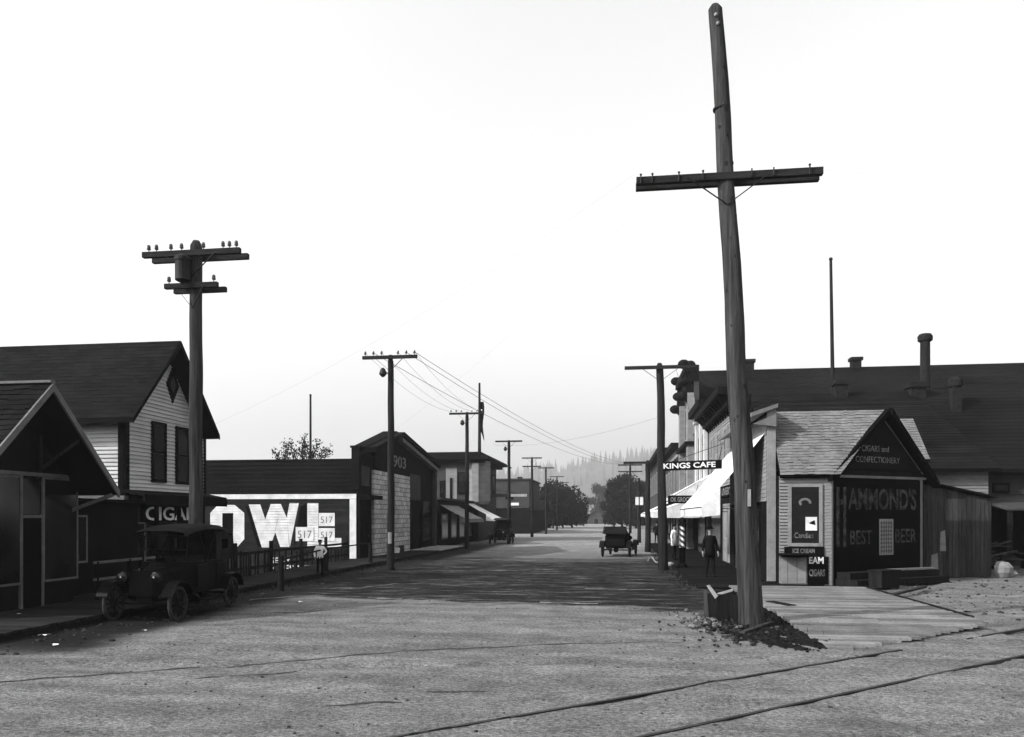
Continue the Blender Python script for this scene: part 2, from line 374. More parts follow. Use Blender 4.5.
# ------------------------------------------------------------------ plank walks
def planks(name, m, quad, n, z, th=.05, jag=.03, label=None):
    """quad a,b,c,d: planks run a->b, stacked from ab to dc"""
    a, b, c, d = [Vector((*p, 0)) for p in quad]; mb = MB()
    for i in range(n):
        t0, t1 = i/n + .006/n*2, (i+1)/n - .02/n*2; j0, j1 = random.uniform(-jag, jag), random.uniform(-jag, jag); dz = random.uniform(-.006, .006)
        u = (b-a).normalized()
        q = [a.lerp(d, t0)-u*j0, b.lerp(c, t0)+u*j1, b.lerp(c, t1)+u*j1, a.lerp(d, t1)-u*j0]
        mb.prism([(p.x, p.y, z-th+dz) for p in q], (0, 0, th))
    o = mb.build(name, m, None, (a.x, a.y, 0)); o['kind'] = 'structure'; return o
planks('sidewalk', m_walkleft, ((-13.9, 3), (-10.2, 3), (-10.2, 24.3), (-13.9, 24.3)), 135, .15)
planks('sidewalk', m_walkleft, ((-12.25, 24.3), (-10.2, 24.3), (-10.2, 34.4), (-12.25, 34.4)), 64, .15)
planks('sidewalk', m_walkleft, ((-12.5, 34.4), (-10.2, 34.4), (-10.2, 50.5), (-12.5, 50.5)), 102, .15)
kb = MB(); kb.box(-10.26, 3, -.05, -10.2, 50.5, .09); o = kb.build('kerb', m_wooddark, None, (-10.2, 3, 0)); o['kind'] = 'structure'
planks('sidewalk', m_walkpale, ((-13.4, 43.5), (-10.15, 43.5), (-10.15, 50.6), (-13.4, 50.6)), 45, .163)  # lighter planks laid over the end of the left walk
planks('sidewalk', m_walkdark, ((2.45, 22.6), (4.95, 22.6), (4.95, 60), (2.45, 60)), 250, .08)  # right walk planks, much darker than the boardwalk
kb = MB(); kb.box(2.39, 22.6, -.05, 2.45, 60, .04); o = kb.build('kerb', m_wooddark, None, (2.4, 21, 0)); o['kind'] = 'structure'
mb = MB(); y = 12.35
while y < 22.5:
    ww = random.uniform(.13, .2); xm = min(6.98, 3.55+(y-12.4)/.85); x0 = 3.33+random.uniform(-.04, .04)-.03*max(0, y-17)*.5; z = .12+random.uniform(-.006, .006)-.07*ss(15.5, 13.0, y-(.85*(xm-3.55) if xm < 6.9 else 0)*0)
    if xm-x0 > .25:
        cut = random.uniform(x0+.8, xm-.5) if xm-x0 > 2 and random.random() < .6 else None
        for a, b in (((x0, cut-.005), (cut+.005, xm)) if cut else ((x0, xm),)):
            dz = random.uniform(-.004, .004); mb.box(a, y, z-.05+dz, b+random.uniform(-.03, .03), y+ww-.016, z+dz)
    y += ww
o = mb.build('boardwalk', m_walk, None, (5, 17, 0)); o['kind'] = 'structure'
mb = MB(); mb.beam((7.03, 16.2, .09), (7.0, 22.6, .1), .09, .09); o = mb.build('boardwalk_edge_shadow', m_wooddark, None, (7, 16.2, 0)); o['kind'] = 'structure'  # dark beam added to draw the shadow gap along the right edge

# ------------------------------------------------------------------ rails
def rail(name, off, s0, s1, label):
    d = Vector((RA.x, RA.y, 0)); n = Vector((RA.y, -RA.x, 0)); p = Vector((RO.x, RO.y, 0)) + n*off
    mb = MB(); a, b = p + d*s0, p + d*s1
    mb.beam(a+Vector((0, 0, -.008)), b+Vector((0, 0, -.008)), .05, .05)
    o = mb.build(name, m_rail, None, a); return setp(o, label, 'rail', 'rails crossing the dirt street')
m_groove = mat('flangeway shade', .010, var=.5, scale=2, stretch=(1, 1, 1), bump=.8, bscale=10)
def groove(off, s0, s1, w, kind='structure'):  # flat dark ribbon that paints in the shadow of the gap beside a rail
    d = Vector((RA.x, RA.y, 0)); n = Vector((RA.y, -RA.x, 0)); p = Vector((RO.x, RO.y, 0)) + n*off; mb = MB(); N = int((s1-s0)/.12)
    L, Rr = [], []
    for i in range(N+1):
        s = s0+(s1-s0)*i/N; q = p+d*s; k = w*max(.05, .12+1.5*abs(noise.noise(Vector((s*1.1, off, 0)))) + .5*noise.noise(Vector((s*5, off, 0))))
        for lst, sg in ((L, 1), (Rr, -1)):
            e = q + n*(k*sg) + n*w*.5; lst.append((e.x, e.y, gz(e.x, e.y)+.008))
    for i in range(N): mb.poly([L[i], Rr[i], Rr[i+1], L[i+1]])
    o = mb.build('rail_groove_shade', m_groove, None, L[0]); o['kind'] = 'structure'
rail('steel_rail', 0, -6, 8.6, 'rusty steel rail sunk in the dirt, farther one, left of the boardwalk')
rail('steel_rail', 0, 11.2, 22, 'rusty steel rail emerging from the dirt just right of the plank crossing')
rail('steel_rail', 1.28, -7, 22, 'rusty steel rail sunk in the dirt, the one nearest the viewer')
def rut(pts, w, m):
    mb = MB(); L, Rr = [], []
    for (a, b) in zip(pts, pts[1:]):
        n = int(math.dist(a, b)/.1)
        for i in range(n):
            t = i/n; x, y = a[0]+(b[0]-a[0])*t, a[1]+(b[1]-a[1])*t; y += .07*noise.noise(Vector((x*.8, 4, 0)))+.025*noise.noise(Vector((x*4, 9, 0)))
            k = w*max(.28, .5+.8*noise.noise(Vector((x*1.7, 2, 0)))+.5*noise.noise(Vector((x*7, 2, 0))))
            for lst, sg in ((L, 1), (Rr, -1)): q = y+k*sg; lst.append((x, q, gz(x, q)+.007))
    for i in range(len(L)-1): mb.poly([L[i], Rr[i], Rr[i+1], L[i+1]])
    o = mb.build('wheel_rut', m, None, L[0]); o['kind'] = 'structure'
m_rut = mat('damp packed dirt', .045, var=.4, scale=3, bump=.6, bscale=20, fine=.3)
rut([(-9.5, 7.5), (-7.7, 8.65), (-3.3, 11.5), (-.25, 12.8), (2.4, 13.6)], .06, m_rut); rut([(-5.4, 9.2), (-4.2, 9.9)], .05, m_rut); rut([(-3.2, 8.1), (-2.3, 8.4)], .05, m_rut); rut([(-2.2, 8.9), (-1.4, 9.1)], .04, m_rut); rut([(-9.5, 14.6), (-5, 17.2)], .05, m_rut)
m_pale = mat('pale dry dust', .13, var=.4, scale=3, bump=.4, bscale=20, fine=.3)
for (a, b, w) in (((368, 598), (405, 599), .10), ((405, 602), (452, 604), .08), ((585, 589), (658, 590), .09), ((540, 602), (602, 604), .12), ((430, 585), (500, 584), .08), ((470, 571), (560, 570), .14), ((250, 600), (330, 593), .12), ((340, 590), (400, 583), .12)):
    rut([gp(*a), gp(*b)], w, m_pale)
groove(0, -6, 8.4, .028); groove(0, 10.6, 22, .035); groove(1.28, -7, 4.5, .035); groove(1.28, 7.5, 22, .09); groove(2.15, 8.1, 11.5, .08)

# ------------------------------------------------------------------ loose stones, clods, soil patch
mb = MB(); n = 0
soilpoly = [gp(*p) for p in ((742, 640), (700, 628), (712, 612), (765, 603), (790, 612), (842, 650), (800, 652))]
cx = sum(p[0] for p in soilpoly)/7; cy = sum(p[1] for p in soilpoly)/7
ring = []
for i in range(7):
    a, b = soilpoly[i], soilpoly[(i+1) % 7]
    for k in range(8):
        t = k/8; x, y = a[0]+(b[0]-a[0])*t, a[1]+(b[1]-a[1])*t; j = .10*noise.noise(Vector((x*4, y*4, 5)))*2
        ring.append((x+j, y+j*.7))
vs, fs = [], []; NR = 12
for r in range(NR+1):
    f = 1-r/NR
    for (x, y) in ring:
        X, Y = cx+(x-cx)*f, cy+(y-cy)*f; vs.append((X, Y, gz(X, Y)+.012*min(1, r)-.02*(r == 0)+.01*ss(0, .5, 1-f)+(.03*noise.noise(Vector((X*5, Y*5, 1)))+.03*noise.noise(Vector((X*13, Y*13, 1))))*(r > 0)))
m_ = len(ring)
for r in range(NR):
    for i in range(m_): j = (i+1) % m_; fs.append((r*m_+i, r*m_+j, (r+1)*m_+j, (r+1)*m_+i))
mb.v = [Vector(v) for v in vs]; mb.f = fs
o = mb.build('soil_patch', m_soil, None, (cx, cy, 0)); o['kind'] = 'structure'
def scatter(name, m, pts, rr, label, origin):
    mb = MB()
    for x, y, dz in pts:
        r = random.uniform(*rr); mb.ball((x, y, gz(x, y)+dz+r*.25), r, 6, (random.uniform(.7, 1.5), random.uniform(.7, 1.3), .6), .25)
    o = mb.build(name, m, None, (origin[0], origin[1], 0)); o['kind'] = 'stuff'; setp(o, label, 'stones'); return o
m_soilclod = mat('soil lumps', .011, var=.3, scale=5, island=.6, bump=.6)
pts = []
for _ in range(650):
    a, b, c2 = random.random(), random.random(), random.random(); i = random.choice((4, 5, 6, 0, 1)); p, q = soilpoly[i], soilpoly[(i+1) % 7]; t = random.random(); f = random.random()**.5*1.02
    pts.append((cx+(p[0]+(q[0]-p[0])*t-cx)*f+random.gauss(0, .05), cy+(p[1]+(q[1]-p[1])*t-cy)*f+random.gauss(0, .05), .012))
scatter('soil_lumps', m_soilclod, pts, (.008, .032), 'dark lumps of turned soil between the tall pole and the boardwalk', gp(790, 635))
pts = []
while len(pts) < 260:
    px, py = random.gauss(730, 24), random.gauss(626, 9)
    if py < 600: continue
    x, y = gp(px, py); pts.append((x, y, .02))
scatter('gravel', m_clod, pts, (.012, .045), 'dark clods and gravel heaped round the foot of the tall pole', gp(740, 630))
pts = [(*gp(random.gauss(706, 13), random.gauss(621, 5)), .03) for _ in range(70)]
scatter('stones', m_stone, pts, (.02, .055), 'pale broken stones beside the wooden trough', gp(706, 620))
pts = []
for _ in range(520):
    y = 6.5*math.exp(random.random()*1.7); x = random.uniform(-.75, .8)*y
    if -10 < x < 9: pts.append((x, y, 0))
scatter('gravel', m_clod, pts, (.005, .022), 'small clods and pebbles scattered over the dirt street', (0, 10))
pts = [(random.gauss(-9.6, .45), random.uniform(10, 30), 0) for _ in range(260)]
scatter('gravel', m_clod, pts, (.012, .05), 'dirt clods lying in the left gutter beside the walk', (-9.6, 15))
pts = [(random.uniform(7.8, 16), random.uniform(17, 27), 0) for _ in range(300)]
scatter('gravel', m_clod, pts, (.015, .06), 'rubble strewn over the yard in front of the board shed', (11, 22))
for i, (px, py, s, lab) in enumerate(((53, 645, .10, 'crumpled white paper scrap lying in the left gutter, nearest the viewer'), (42, 636, .09, 'small pale paper scrap in the gutter below the shop windows'),
        (19, 622, .05, 'tiny white paper scrap on the left boardwalk'), (145, 630, .06, 'small white paper scrap on the dirt in front of the touring car'), (299, 603, .12, 'white paper scrap on the street below the sign wall'))):
    x, y = gp(px, py); mb = MB(); z = (.16 if i == 2 else gz(x, y)+.01)
    for k in range(5):
        a = random.random()*6.28; mb.poly([(x, y, z+s*.3), (x+s*math.cos(a), y+s*math.sin(a)*.7, z+.01), (x+s*math.cos(a+1.1), y+s*math.sin(a+1.1)*.7, z+s*.2)])
    setp(mb.build('paper_scrap', m_paper, None, (x, y, z)), lab, 'litter')

# ------------------------------------------------------------------ utility poles
POLEG = 'utility poles along the street'
def pole(loc, h, r0, r1, label, top=(0, 0), arms=(), mat_=None, seg=60, n=24, ins=True, cap=True):
    t = thing('utility_pole', label, 'utility pole', loc, POLEG); L = Vector(loc); mb = MB(); k = []
    bx = lambda z: Vector((loc[0]+top[0]*z/h, loc[1]+top[1]*z/h, loc[2]+z))
    sd = random.random()*50
    for i in range(seg+1):
        z = -.3 + (h+.3)*i/seg; f = max(0, z/h); r = r0+(r1-r0)*f; r *= 1 + .12*math.exp(-max(0, z)/.35)
        if i == seg: r *= .55
        c = bx(z)
        for j in range(n):
            a = 2*math.pi*j/n; rr = r*(1+.05*noise.noise(Vector((math.cos(a)*1.6, math.sin(a)*1.6, z*.5+sd))) + .035*noise.noise(Vector((math.cos(a)*5, math.sin(a)*5, z*1.6+sd))))
            wob = .02*noise.noise(Vector((z*.5, sd, 0)))*2
            mb.v.append(c + Vector((rr*math.cos(a)+wob, rr*math.sin(a), 0)))
    for i in range(seg):
        for j in range(n): q = (j+1) % n; mb.f.append((i*n+j, i*n+q, (i+1)*n+q, (i+1)*n+j))
    mb.f.append(tuple(range(seg*n, seg*n+n)))
    mb.build('shaft', mat_ or m_poledark, t, smooth=True)
    for (z, ln, off, sz, dbl, pins, ang) in arms:
        c = bx(z); d = Vector((math.cos(ang), math.sin(ang), 0)); nrm = Vector((-d.y, d.x, 0)); rr = r0+(r1-r0)*z/h
        for sg in ((-1, 1) if dbl else (-1,)):
            q = c + nrm*sg*(rr+sz/2)*(.62 if seg > 100 else 1); a_, b_ = q+d*(off-ln/2), q+d*(off+ln/2)
            am = MB(); am.beam(a_, b_, sz, sz*1.15); ar = am.build('crossarm', m_arm, t)
            if ins and sg == -1:
                for p in pins:
                    e = q + d*(off+p*ln/2); im = MB(); im.tube(e+Vector((0, 0, sz*.5)), e+Vector((0, 0, sz*.5+.09)), .012, .012, 6)
                    im.lathe(e+Vector((0, 0, sz*.5+.07)), [(.045, 0), (.055, .03), (.035, .05), (.05, .07), (.035, .12), (.01, .13)], 8); im.build('insulator', m_ceramic, ar)
        if pins is not None and ln > 1.2:
            for sg in (-1, 1):
                br = MB(); q = c - nrm*(rr+.02); br.beam(q+d*sg*min(.75, ln*.26)-nrm*sz+Vector((0, 0, -sz*.4)), q+Vector((0, 0, -.55)), .035, .012); br.build('brace', m_iron, t)
    return t
bp = gp(752, 627)
bigd = dep(*bp)
big = pole((bp[0], bp[1], 0), 12.0, .222, .132, 'tall weathered leaning pole with a long double crossarm, nearest on the right', (-.66, .1),
     ((8.60, 3.46, .02, .115, True, (-.93, -.72, -.55, -.33, .33, .55, .75, .93), R(.5)),), m_pole, 140, 40, ins=False)
# hardware on the big pole
hw = MB(); c = Vector((bp[0]-.66, bp[1]+.1, 0))
for z, dx in ((11.72, -.02), (11.55, .02)): hw = MB(); hw.ball((c.x+dx+.0, c.y-.15, z), .035, 8); hw.build('bolt', m_splinter, big)
for k in range(26):
    z = random.uniform(.6, 11.3); f = z/12.0; a = random.uniform(-2.6, -.5); rr = .222+(.132-.222)*f; q = MB(); c0 = Vector((bp[0]-.66*f+rr*math.cos(a), bp[1]+.1*f+rr*math.sin(a), z))
    q.ball(c0, random.uniform(.018, .035), 6, (1, .6, random.uniform(1.2, 2.6)), .25); q.build('knot', m_arm if random.random() < .7 else m_wood, big)
cl = MB(); f = 9.95/11.9; cl.lathe((bp[0]-.66*f, bp[1]+.1*f, 9.95), [(.165, 0), (.168, .03)], 24); cl.build('band', m_iron, big)
for k, (xx, sg) in enumerate(((-1.62, 1), (-1.4, 1), (-.9, 1), (-.45, 1), (.45, -1), (.85, -1), (1.5, 1))):
    pb = MB(); e = Vector((bp[0]-.66*.724+xx, bp[1]-.15, 8.62)); pb.tube(e+Vector((0, 0, -.09)), e+Vector((0, 0, .07)), .014, .014, 6); pb.ball(e+Vector((0, 0, .075*sg)), .026, 6); pb.build('bolt', m_iron, big)
wn = MB()
p1 = pole((-10.58, 18.1, 0), 9.13, .175, .15, 'pole behind the touring car carrying a transformer between two crossarms', (0, 0),
     ((8.75, 2.62, 0, .12, True, (-.88, -.72, -.42, -.2, .25, .65, .78, .92), 0), (7.93, 1.42, 0, .11, True, (-.85, .85), 0)), m_pole, 70, 24)
tr = MB(); tr.lathe((-10.78, 17.85, 8.02), [(.12, 0), (.19, .04), (.19, .5), (.21, .52), (.21, .6), (.14, .66), (.05, .7)], 16); tr.build('transformer', m_iron, p1, smooth=False)
tb_ = MB(); tb_.box(-10.75, 17.95, 7.75, -10.45, 18.0, 8.2); tb_.build('bracket', m_iron, p1)
LPs = []
def lp(px, py, top_y, arm_px, label, r=.16, two=False, lamp=False):
    X, Y = gp(px, py); d = dep(X, Y); h = zof(top_y, X, Y); s = d/F
    arms = [(h-.12, arm_px*s, 0, .11, False, (-.9, -.6, -.3, .3, .6, .9), 0)]
    if two: arms.append((h-1.0, arm_px*s*.95, 0, .10, False, (), 0))
    t = pole((X, Y, 0), h, r*.9, r*.66, label, (0, 0), arms, m_poledark, 30, 12, ins=d < 55)
    if lamp:
        q = MB(); q.tube((X-.1, Y-.1, h-.75), (X-.27, Y-.2, h-.6), .02, .02, 6); q.lathe((X-.27, Y-.2, h-.9), [(.05, 0), (.13, .08), (.15, .12), (.1, .3), (.04, .36)], 10); q.build('street_lamp', m_iron, t)
    LPs.append((X, Y, h-.05, arm_px*s)); return t
lp(391, 570, 355, 56, 'pole in the gutter before the stone-fronted hall, single crossarm and small lamp', .175, lamp=True)
lp(467, 549, 412, 35, 'pole standing in front of the two awnings on the left side', .17, lamp=True)
lp(509, 543, 440, 27, 'thin pole in front of the pale plain wall on the left side', .17, lamp=True)
lp(532, 537, 457, 20, 'pole with two crossarms at the right edge of the pale plain wall', .17, two=True)
lp(546, 534, 467, 16, 'far pole in front of the left tree, nearer of its pair', .16)
lp(557, 530, 476, 14, 'far pole in front of the middle of the left tree', .16)
lp(563, 528.5, 482, 12, 'farthest pole on the left side, low over the left tree', .15)
rp = gp(663, 570)
pole((rp[0], rp[1], 0), 8.2, .19, .14, 'pole beside the barber pole carrying one wide bare crossarm', (-.12, 0), ((8.0, 2.78, 0, .11, False, (), 0),), m_poledark, 60, 20, ins=False)
p3 = (1.95, 46.3)
pole((*p3, 0), 5.5, .17, .14, 'short dark pole with an arm reaching over the street, behind the barber pole', (0, 0), ((5.35, 1.5, -.7, .12, False, None, 0),), m_poledark, 30, 12, ins=False)
pole((1.95, 63, 0), 5.3, .15, .12, 'short armless pole in front of the right-hand tree', (0, 0), (), m_poledark, 20, 12)
pole((1.95, 100, 0), 9.0, .18, .13, 'far right pole with two crossarms rising over the right-hand tree', (0, 0), ((8.85, 3.1, 0, .15, False, (), 0), (8.0, 3.1, 0, .13, False, (), 0)), m_poledark, 20, 12, ins=False)
def notice(x, y, z0, z1, w, label):
    t = thing('notice', label, 'notice', (x, y, z0)); q = MB(); n = 6; r_ = .19
    for i in range(n):
        a, b = [(-.5+k/n)*w/r_*1.0-math.pi/2 for k in (i, i+1)]
        q.poly([(x+r_*math.cos(a), y+r_*math.sin(a), z0), (x+r_*math.cos(b), y+r_*math.sin(b), z0), (x+r_*math.cos(b), y+r_*math.sin(b), z1), (x+r_*math.cos(a), y+r_*math.sin(a), z1)])
    q.build('sheet', m_trim, t)
notice(LPs[0][0], LPs[0][1], 1.05, 1.5, .16, 'small pale paper tacked to the pole before the stone-fronted hall')
tq = MB(); f = 2.45/12; tq.box(bp[0]-.66*f+.02, bp[1]-.26, 2.3, bp[0]-.66*f+.07, bp[1]-.2, 2.62); tq.build('tag', m_splinter, big)
# wires
def wire(a, b, sag, r, label, n=24):
    mb = MB(); a, b = Vector(a), Vector(b); pts = []
    for i in range(n+1): t = i/n; p = a.lerp(b, t); p.z -= sag*4*t*(1-t); pts.append(p)
    mb.path(pts, r, 4); o = mb.build('overhead_wire', m_iron, None, a); return setp(o, label, 'wire', 'overhead wires')
P2 = LPs[0]; P3 = LPs[1]
for k, u in enumerate((-.9, -.3, .3, .9)):
    wire((P2[0]+u*P2[3]/2, P2[1], P2[2]+.1), (P3[0]+u*P3[3]/2, P3[1], P3[2]+.1), .45, .007, 'thin sagging wire between the lamp-bearing poles on the left side')
for k, (u, w) in enumerate(((-.6, -.9), (.6, -.3), (.9, .4))):
    wire((P2[0]+u*P2[3]/2, P2[1], P2[2]+.12), (1.95+w*1.5, 100, 8.95), 1.0, .012, 'long thin wire slanting over the street to the far right pole', 40)
wire((atX(100, -13.9)*0-13.9, 20.6, 3.9), (bp[0]-.5-1.7, bp[1]-.2, 8.7), .5, .0012, 'thin wire from the white gabled house up to the long crossarm')
wire((-12.2, 34.6, 5.0), (bp[0]-.5-.9, bp[1]-.2, 8.7), .5, .0012, 'thin wire from the sign building up to the long crossarm')
wire((-12, 75, 9.3), (1.95+.7, 46.3, 12.0-4.2+.3), .6, .006, 'thin wire rising left to right over the middle of the street')
wire((bp[0]+1.3, bp[1]-.1, 8.6), (19, 22, 10.5), .25, .0012, 'hair-thin wire leaving the right end of the long crossarm')
for k in range(3):
    wire((rp[0]+.5+k*.4, rp[1], 7.95), (5.6, 46-k*2, 5.5+k), .3, .006, 'thin drop wire from the wide bare crossarm to the shop fronts')

# ------------------------------------------------------------------ left shop with gabled porch roof (nearest)
WX, RX = -12.5, -11.5
sh = thing('shop', 'dark gabled shop with large panes and pale rake boards, nearest on the left', 'shop', (WX, 14.2, 0))
ya, yr, yb, za, zr = 12.25, 14.25, 16.3, 2.72, 4.86
rb = MB(); gable_roof(rb, -20, RX, ya, yr, yb, za, zr, za, .1)
roof = rb.build('roof', m_roofdark, sh)
rs = MB(); f, L = slope_frame(-20, ya, za, yr, zr); f.shingles(rs, [(0, 0), (8.5, 0), (8.5, L), (0, L)], .16, .2, .018); rs.build('shingles', m_shingledark, roof)
rc = MB(); rc.beam((-20, yr, zr+.03), (RX+.02, yr, zr+.03), .14, .05); rc.build('ridge_cap', m_trimgrey, roof)
for s, (p, q) in enumerate((((ya-.05, za-.06), (yr, zr-.03)), ((yb+.05, za-.06), (yr, zr-.03)))):
    b = MB(); b.beam((RX+.03, p[0], p[1]-.06), (RX+.03, q[0], q[1]-.06), .05, .17, (1, 0, 0)) if False else None
    b = MB(); b.prism([(RX+.002, p[0], p[1]-.10), (RX+.002, q[0], q[1]-.14), (RX+.002, q[0], q[1]+.03), (RX+.002, p[0], p[1]+.07)], (.045, 0, 0)); b.build('rake_board', m_trimgrey, sh)
w = MB(); w.prism([(WX, ya+.25, 0), (WX, yb-.15, 0), (WX, yb-.15, za+.05), (WX, yr, zr-.12), (WX, ya+.25, za+.1)], (-7, 0, 0)); w.build('wall', m_siding_dark, sh)
fr = FX(WX, 0)
def ySh(px): return atX(px, WX)
ztop = zof(479, WX, ySh(40)); zb_ = zof(580, WX, ySh(42))
fr.window(sh, 12.65, zb_, ySh(18), ztop, m_trimgrey, .045, (2, 1), .05)
fr.window(sh, ySh(43), zb_, ySh(75), ztop, m_trimgrey, .045, (1, 1), .05)
do = MB(); fr.box(do, ySh(21), .15, -.02, ySh(40), zof(516, WX, ySh(30)), .03); dd = do.build('door', m_black, sh)
df = MB()
for a in (18.5, 40): y = ySh(a); fr.box(df, y, .15, .0, y+.055, ztop+.05, .06)
fr.box(df, ySh(21), zof(518, WX, ySh(30)), 0, ySh(40), zof(515, WX, ySh(30)), .06); df.build('door_frame', m_trimgrey, dd)
tp = MB(); fr.box(tp, ySh(21), zof(514.5, WX, ySh(30)), -.02, ySh(40), ztop, .025); tp.build('transom', m_glass, sh)
tb = MB(); fr.box(tb, 12.4, ztop+.05, 0, ySh(78), ztop+.13, .08); tb.build('fascia', m_trimgrey, sh)
kn = MB(); kn.beam((WX+.05, 15.1, 3.15), (RX-.05, 15.1, 3.75), .06, .06); kn.beam((WX+.04, 15.1, 2.9), (WX+.04, 15.1, 3.9), .05, .05); kn.build('brace', m_wood, sh)
kn = MB(); kn.beam((WX+.0, yb-.2, 2.25), (RX-.1, yb+.0, 2.62), .08, .08); kn.build('brace', m_trimgrey, sh)
# sash of the recess beside the shop
nb = thing('board_annex', 'narrow dark lean-to with one pale-edged window between the gabled shop and the white house', 'annex', (-13, 18, 0))
a = MB(); a.box(-16, 16.4, 0, -13.25, 19.7, 2.5); a.build('wall', m_siding_dark, nb)
FX(-13.25, 0).window(nb, 16.75, 1.0, 17.55, 2.1, m_trimgrey, .05, (1, 1), .04)
a = MB(); a.prism([(-16, 16.35, 2.62), (-13.0, 16.35, 2.5), (-13.0, 19.68, 2.5), (-16, 19.68, 2.62)], (0, 0, .06)); a.build('roof', m_roofdark, nb)

# ------------------------------------------------------------------ white gabled house
HXw = -13.8
ho = thing('house', 'white clapboard house with diamond attic window and dark steep roof', 'house', (HXw, 22, 0))
y0, y1, yp, ze, zp = 19.9, 24.15, 21.75, 4.95, 7.3
core = MB(); core.prism([(HXw-.02, y0+.02, 0), (HXw-.02, y1-.02, 0), (HXw-.02, y1-.02, ze-.1), (HXw-.02, yp, zp-.15), (HXw-.02, y0+.02, ze-.1)], (-8.5, 0, 0)); core.build('wall', m_siding_mid, ho)
fr = FX(HXw, 0); sd = MB(); zs = 2.75
fr.siding(sd, [(y0, zs), (y1, zs), (y1, ze-.1), (yp+.02, zp-.1), (y0, ze-.1)], .115, .042); sd.build('gable_siding', m_siding_white, ho)
fs_ = FY(HXw-8.5, y0); sd = MB(); fs_.siding(sd, [(0, zs), (8.5, zs), (8.5, ze), (0, ze)], .115, .042); sd.build('side_siding', m_siding_white, ho)
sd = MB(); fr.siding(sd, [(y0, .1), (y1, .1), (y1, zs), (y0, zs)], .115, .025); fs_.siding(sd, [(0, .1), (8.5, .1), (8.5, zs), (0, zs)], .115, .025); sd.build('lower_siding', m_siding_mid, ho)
for (a, b) in ((y0-.03, y0+.17), (y1-.12, y1+.03)):
    cb = MB(); fr.box(cb, a, zs, 0, b, ze, .045); cb.build('corner_board', m_trimdark, ho)
cb = MB(); fs_.box(cb, 8.33, zs, 0, 8.5, ze-.15, .048); cb.build('corner_board', m_trimdark, ho)
rb = MB(); gable_roof(rb, -23, -13.2, 19.4, 21.72, 24.0, 4.86, 7.5, 4.86, .14); rf = rb.build('roof', m_roofdark, ho)
rs = MB(); f, L = slope_frame(-23, 19.4, 4.86, 21.72, 7.5); f.shingles(rs, [(0, 0), (9.8, 0), (9.8, L), (0, L)], .17, .3, .008); rs.build('shingles', m_shingledark, rf)
for (a, b, c, d) in ((19.38, 4.8, 21.72, 7.46), (24.02, 4.8, 21.72, 7.46)):
    q = MB(); q.prism([(-13.198, a, b-.10), (-13.198, c, d-.14), (-13.198, c, d+.03), (-13.198, a, b+.05)], (.03, 0, 0)); q.build('rake_board', m_trimdark, ho)
def yH(px): return atX(px, HXw)
for a, b, t, bt in ((152, 163, 424, 479), (176, 186.5, 429, 481)):
    ya_, yb_ = yH(a), yH(b); fr.window(ho, ya_, zof(bt, HXw, ya_), yb_, zof(t, HXw, ya_), m_trimdark, .09, (1, 2), .078)
yc_ = yH(171.5); zc_ = zof(385, HXw, yc_); dm = MB()
for r0_, o0, mt in ((.52, .06, 0),): fr.slab(dm, [(yc_-.34, zc_), (yc_, zc_-.58), (yc_+.34, zc_), (yc_, zc_+.58)], 0, .055)
dw = dm.build('diamond_window', m_trimdark, ho); dm = MB(); fr.slab(dm, [(yc_-.16, zc_), (yc_, zc_-.28), (yc_+.16, zc_), (yc_, zc_+.28)], .03, .062); dm.build('pane', m_siding_mid, dw)
# pent roof over the ground floor, posts, sign
pr = MB(); pr.prism([(HXw, y0-.2, 2.82), (HXw+.75, y0-.2, 2.68), (HXw+.75, y1+.1, 2.68), (HXw, y1+.1, 2.82)], (0, 0, .07)); pr.box(HXw+.70, y0-.2, 2.45, HXw+.76, y1+.1, 2.68)
pr.build('pent_roof', m_trimdark, ho)
pr = MB(); pr.box(-17, y0-.3, 2.55, HXw+.2, y0-.1, 2.70); pr.build('belt_board', m_trimgrey, ho)
for px in (156.5, 179, 203):
    y = atX(px, HXw+.65); q = MB(); q.box(HXw+.6, y-.04, .15, HXw+.70, y+.04, 2.5); q.build('post', m_trimdark, ho)
yq = atX(126.5, HXw+.3); q = MB(); q.tube((HXw+.3, yq, .15), (HXw+.3, yq, 2.5), .11, .10, 14); q.build('post', m_trimgrey, ho)
sg = MB(); fr.box(sg, yH(140), zof(522, HXw, 21), 0, yH(196), zof(504, HXw, 21), .05); s_ = sg.build('shop_sign', m_black, ho)
fr.text(s_, 'CIGARS', yH(144), zof(520.5, HXw, 21), yH(200), zof(506.5, HXw, 21), m_signwhite, .055, .01, .015)
fr.window(ho, 21.0, .7, 22.2, 1.85, m_trimdark, .07, (1, 1), .05); fr.door(ho, 22.6, .15, 23.4, 1.9, m_trimdark, m_trimdark)
FX(HXw, 0).window(ho, 20.3, .6, 20.75, 1.9, m_trimgrey, .05, (1, 1), .05)
# low rail in front of the shops
hr = thing('railing', 'low thin dark railing in front of the narrow lean-to', 'railing', (-12.1, 17, .15))
for y in (16.4, 17.6, 18.8): q = MB(); q.box(-12.1, y-.03, .15, -12.04, y+.03, 1.05); q.build('post', m_trimdark, hr)
for z in (.6, 1.0): q = MB(); q.box(-12.1, 16.3, z, -12.05, 18.9, z+.06); q.build('rail', m_trimgrey, hr)

